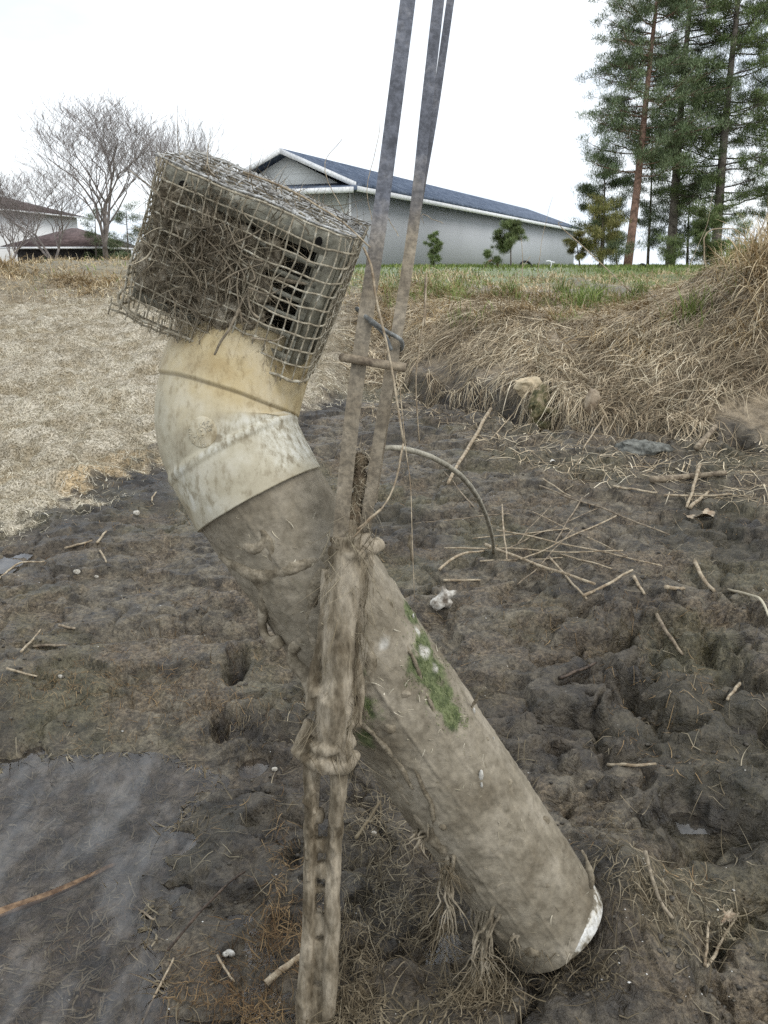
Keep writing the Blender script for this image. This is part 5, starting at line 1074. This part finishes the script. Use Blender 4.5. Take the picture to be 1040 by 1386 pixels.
a_ = P(100, 335, 38); hip('low_brown_house', a_[0] + .55, 38.5, 3.5, 3.6, -.9, 1.98, 2.80, R(-5), M_dark, 'low dark walled building with brown roof behind the bare trees', 1.6)

# ============================================================ trees
M_bark = nmat('grey_bark', [(.3, (.075, .062, .05)), (.7, (.17, .145, .12))], 8, 5, .9, .5, .01)
M_twb = nmat('fine_branch_bark', [(.3, (.16, .14, .13)), (.7, (.30, .265, .25))], 8, 3, .9, 0)
def bare_tree(px, py, d, H, spread, lb, seed, depth=6, r0=.09, z=None, fork=.25):
    rd = random.Random(seed); b = P(px, py, d); 
    if z is not None: b[2] = z
    else: b[2] = macro(np.array([b[0]]), np.array([b[1]]))[0]
    root = empty('bare_tree', Vector(b), lb, 'tree', None); mt, mc = MB(), MB()
    def rec(p, dr, L_, r, k):
        n = 4; pts = [p]; q = p.copy(); dd = dr.copy()
        for _ in range(n):
            wv = .09 if k else .012; dd = dd + np.array([rd.gauss(0, wv), rd.gauss(0, wv), rd.gauss(.03, .05)]); dd /= np.linalg.norm(dd); q = q + dd * L_ / n; pts.append(q)
        (mt if k == 0 else mc).tube(pts, np.linspace(r, r * .62, n + 1), 7 if k < 2 else (4 if k < 4 else 3), cap=False)
        if k >= depth: return
        nb = rd.choice((3, 4, 5)) if k < 3 else rd.choice((2, 3, 3)); 
        for c_ in range(nb):
            a = rd.uniform(0, 2 * math.pi); s = spread * rd.uniform(.6, 1.3) * (1 if k else .8); side = np.array([math.cos(a), math.sin(a), rd.uniform(-.1, .2)]); nd = dd * (1.15 if k == 0 else 1) + side * s; nd[2] = max(nd[2], .05) + .12; nd /= np.linalg.norm(nd)
            ip = pts[-1] if c_ == 0 or k == 0 else pts[rd.randint(2, n)]
            rec(ip, nd, L_ * rd.uniform(.64, .86) * (1.12 if k < 2 else 1), max(r * .52 * rd.uniform(.8, 1.1), .0035), k + 1)
    rec(b, np.array([0., 0, 1]), H * fork, r0, 0)
    mt.build('trunk', M_bark, root); mc.build('crown', M_twb, root)
bare_tree(146, 350, 21, 4.9, .88, 'large bare tree with a wide fan of branches left of the cage', 5, 7, .10, .4, .27)
bare_tree(74, 345, 25, 3.9, .85, 'smaller bare tree with tangled purple grey twigs by the white house', 11, 7, .09, .3, .26)
bare_tree(255, 345, 28, 5.3, .5, 'distant bare tree whose top shows above the cage', 3, 6, .08, .0, .28)
bare_tree(10, 345, 30, 4.0, .7, 'faint bare tree at the far left edge', 23, 5, .08, .0, .27)
# needles
def nmats(name, st): return blademat(name, st, .7)
M_needle = nmats('dark_pine_needles', [(0, (.10, .14, .08)), (.5, (.18, .235, .135)), (1, (.28, .34, .20))])
M_needle2 = nmats('fresh_pine_needles', [(0, (.10, .15, .06)), (.5, (.18, .24, .10)), (1, (.29, .34, .16))])
M_yel = nmats('yellow_brown_needles', [(0, (.13, .15, .05)), (.5, (.25, .25, .09)), (1, (.38, .34, .15))])
M_redbark = nmat('reddish_pine_bark', [(.3, (.12, .075, .055)), (.7, (.28, .17, .125))], 9, 5, .9, .8, .02)
def clump(mb, c, r, n, L_, w):
    v = rng.normal(0, 1, (n, 3)); v /= np.linalg.norm(v, axis=1)[:, None]; base = c + v * (rng.random(n) ** .5)[:, None] * r * [1, 1, .55]
    hd = v * .6 + rng.normal(0, .5, (n, 3)) + [0, 0, .45]; ribbons(mb, base, hd, rng.uniform(.5, 1.2, n) * L_, np.full(n, w), rng.uniform(0, .2, n), 1, 0, taper=.6)
def pine(base, top, d, rtr, lb, seed, limbs, crown0=.3, wid=1.6, Mn=M_needle, Mb=M_bark, dens=1., nm='pine_tree', nl=.11, nw=.014, cl=.26, tz=None):
    rd = random.Random(seed); b = P(*base, d); t_ = P(*top, d); 
    if tz is None: b[2] = min(b[2], macro(np.array([b[0]]), np.array([b[1]]))[0])
    H = np.linalg.norm(t_ - b); root = empty(nm, Vector(b), lb, 'tree' if H > 2 else 'shrub'); mt = MB(); ml = MB(); mn = MB()
    k = 16; f = np.linspace(0, 1, k); pts = b + (t_ - b) * f[:, None]; pts[:, 0] += .05 * H * .3 * np.sin(f * 5 + seed) * .3; mt.tube(pts, rtr * (1 - f * .8), 10)
    for i_ in range(limbs):
        f_ = crown0 + (1 - crown0) * (i_ + rd.random()) / limbs; p = b + (t_ - b) * f_; a = rd.uniform(0, 2 * math.pi); ln = wid * (1.0 - .45 * max(0, (f_ - .5)) / .5) * rd.uniform(.55, 1.15) * min(1, .5 + f_ * 1.2)
        dr = np.array([math.cos(a), math.sin(a), rd.uniform(-.05, .3)]); m = 7; g_ = np.linspace(0, 1, m); lp = p + dr * (ln * g_)[:, None]; lp[:, 2] += .12 * ln * (g_ ** 2) - .05 * ln * np.sin(g_ * 3) + np.array([rd.gauss(0, .02) for _ in range(m)])
        ml.tube(lp, rtr * .17 * (1 - .8 * g_), 4, cap=False)
        for s_ in range(max(4, int(12 * ln / wid * dens))):
            gg = rd.uniform(.35, 1.05); c_ = p + dr * ln * gg; c_[2] += .12 * ln * gg * gg - .10 * ln * math.sin(min(gg, 1) * 3); c_ = c_ + np.array([rd.gauss(0, .16 * ln), rd.gauss(0, .16 * ln), rd.gauss(.04, .06 * ln)])
            ml.tube([p + dr * ln * gg * .75, c_], [rtr * .08, rtr * .03], 3, cap=False)
            clump(mn, c_, cl * rd.uniform(.55, 1.15), int(130 * dens * rd.uniform(.7, 1.2)), nl, nw)
    mt.build('trunk', Mb, root); ml.build('limbs', Mb, root); mn.build('crown', Mn, root)
pine((848, 358), (905, -110), 24, .125, 'tall leaning pine with a reddish trunk, nearest the grey house', 1, 90, .26, 1.75, Mb=M_redbark)
pine((905, 360), (948, -130), 26, .15, 'tall dark trunked pine right behind the reddish leaning one', 2, 100, .14, 2.1)
pine((968, 356), (1012, -150), 25, .15, 'tall pine with the broad brighter crown at the right', 3, 100, .12, 2.0, M_needle2)
pine((1045, 356), (1060, -120), 27, .14, 'tall pine cut by the right edge of the photo', 4, 84, .12, 1.9)
pine((878, 358), (884, 150), 29, .05, 'slim young pine between the two nearest trunks', 5, 22, .1, 1.0)
pine((815, 358), (820, 215), 27, .06, 'bushy pine low behind the yellow shrub', 6, 28, .1, .9)
pine((930, 358), (935, 250), 30, .05, 'low pine thicket between the dark trunks', 8, 30, .05, 1.6)
pine((955, 358), (957, 290), 20, .03, 'bright green young pine at the foot of the tall right pine', 7, 18, .1, .42, M_needle2, nl=.09, nw=.010, cl=.12)
pine((588, 360), (586, 318), 18, .014, 'tiny upright young pine in front of the grey wall', 9, 16, .05, .2, M_needle2, dens=.8, nl=.06, nw=.006, cl=.05, nm='young_pine')
pine((692, 360), (692, 303), 18, .018, 'young pine sapling with a rounded crown in front of the grey wall', 10, 20, .35, .38, M_needle2, dens=.9, nl=.07, nw=.007, cl=.08, nm='young_pine')
pine((668, 362), (666, 344), 18, .01, 'low green seedling left of the rounded young pine', 11, 9, .05, .2, M_needle2, dens=.6, nl=.06, nw=.006, cl=.06, nm='young_pine')
pine((812, 362), (818, 272), 19, .03, 'yellow brown young pine at the right end of the grey house', 12, 26, .1, .48, M_yel, dens=.65, nl=.09, nw=.009, cl=.14, nm='yellow_pine')
pine((905, 362), (908, 325), 18, .015, 'low green pine seedling before the dark trunks', 31, 12, .05, .4, M_needle2, dens=.6, nl=.08, nw=.008, cl=.12, nm='young_pine')
pine((835, 362), (833, 318), 20, .02, 'thin green shrub left of the reddish trunk', 32, 14, .1, .5, dens=.6, nl=.09, nw=.009, cl=.14, nm='green_shrub')
pine((1000, 362), (1002, 300), 22, .02, 'green shrub between the two rightmost trunks', 33, 16, .1, .7, M_needle2, dens=.6, nl=.09, nw=.009, cl=.14, nm='green_shrub')
pine((785, 362), (780, 318), 19, .02, 'small orange green shrub against the house corner', 14, 12, .2, .3, M_yel, dens=.8, nl=.07, nw=.008, cl=.08, nm='yellow_pine')
pine((128, 348), (128, 288), 34, .06, 'dark evergreen behind the large bare tree', 15, 18, .05, 1.0, dens=.8, nm='evergreen')
pine((172, 350), (170, 282), 33, .06, 'dark evergreen between the bare tree and the cage', 16, 22, .02, 1.0, dens=.9, nm='evergreen')
# hoops in the lawn
M_rub = nmat('black_rubber', [(.3, (.012, .012, .013)), (.7, (.03, .03, .032))], 20, 2, .6, .1, .002)
def hoop(px, py, d, r, M, lb, w=.025):
    c_ = P(px, py, d); th = np.linspace(0, 2 * np.pi, 40); mb = MB(); mb.tube(np.stack([c_[0] + r * np.cos(th), c_[1] + .1 * np.cos(th), c_[2] + r * np.sin(th)], 1), w, 8, cap=False); tagit(mb.build('wheel_tyre', M), lb, 'tyre')
hoop(711, 364, 19, .16, M_rub, 'black tyre standing in the grass by the rounded young pine'); hoop(869, 366, 20, .14, M_rub, 'black tyre in the grass between the pine trunks')
hoop(666, 362, 19, .15, nmat('rusty_iron', [(.3, (.1, .06, .04)), (.7, (.24, .15, .1))], 20, 3, .9, .2, .002), 'rusty brown hoop standing in the grass near the house wall')
c_ = P(745, 362, 18); mb = MB(); mb.tube(spline([c_, c_ + [.02, 0, .08], c_ + [-.02, 0, .13], c_ + [-.10, 0, .12]], 14), np.linspace(.014, .02, 14), 6); mb.tube([c_ + [0, 0, .11], c_ + [.09, 0, .10]], .014, 6); tagit(mb.build('white_bracket', M_trim), 'small white curved bracket standing in the lawn', 'bracket')
# tall seed stems on the bank
for k, (pl, lb, r) in enumerate([([(727, 385), (735, 320), (748, 268)], 'tall thin seed stem before the grey wall', .004), ([(680, 392), (700, 370), (718, 348)], 'pale straw stem slanting before the young pine', .006), ([(708, 392), (708, 352), (706, 322)], 'upright white straw stem before the young pine', .006),
                 ([(860, 400), (800, 345), (757, 305), (762, 300)], 'long bent straw arching toward the house end', .006), ([(960, 385), (955, 320), (990, 310), (1020, 330)], 'curled straw stem before the right pines', .006), ([(925, 380), (955, 310), (965, 262)], 'thin seed stem before the tall right pine', .004), ([(1000, 360), (1030, 310), (1045, 270)], 'straw stem on the mound at the right edge', .006)]):
    b_ = PG(*pl[0]); dd = dist(b_); stick('seed_stem', [P(a, c_, dd) for a, c_ in pl], r, M_reed, lb, 'grass stem', bend=.02, n=5, r2=r * .5)

# parent links were made with world-space meshes: undo the parent offset
bpy.context.view_layer.update()
for o, p in PARENTS:                      # thing roots carry a location, parts sit at the world origin
    o.matrix_parent_inverse = Matrix.Translation(-p.location) if p.type == 'EMPTY' else Matrix.Identity(4)
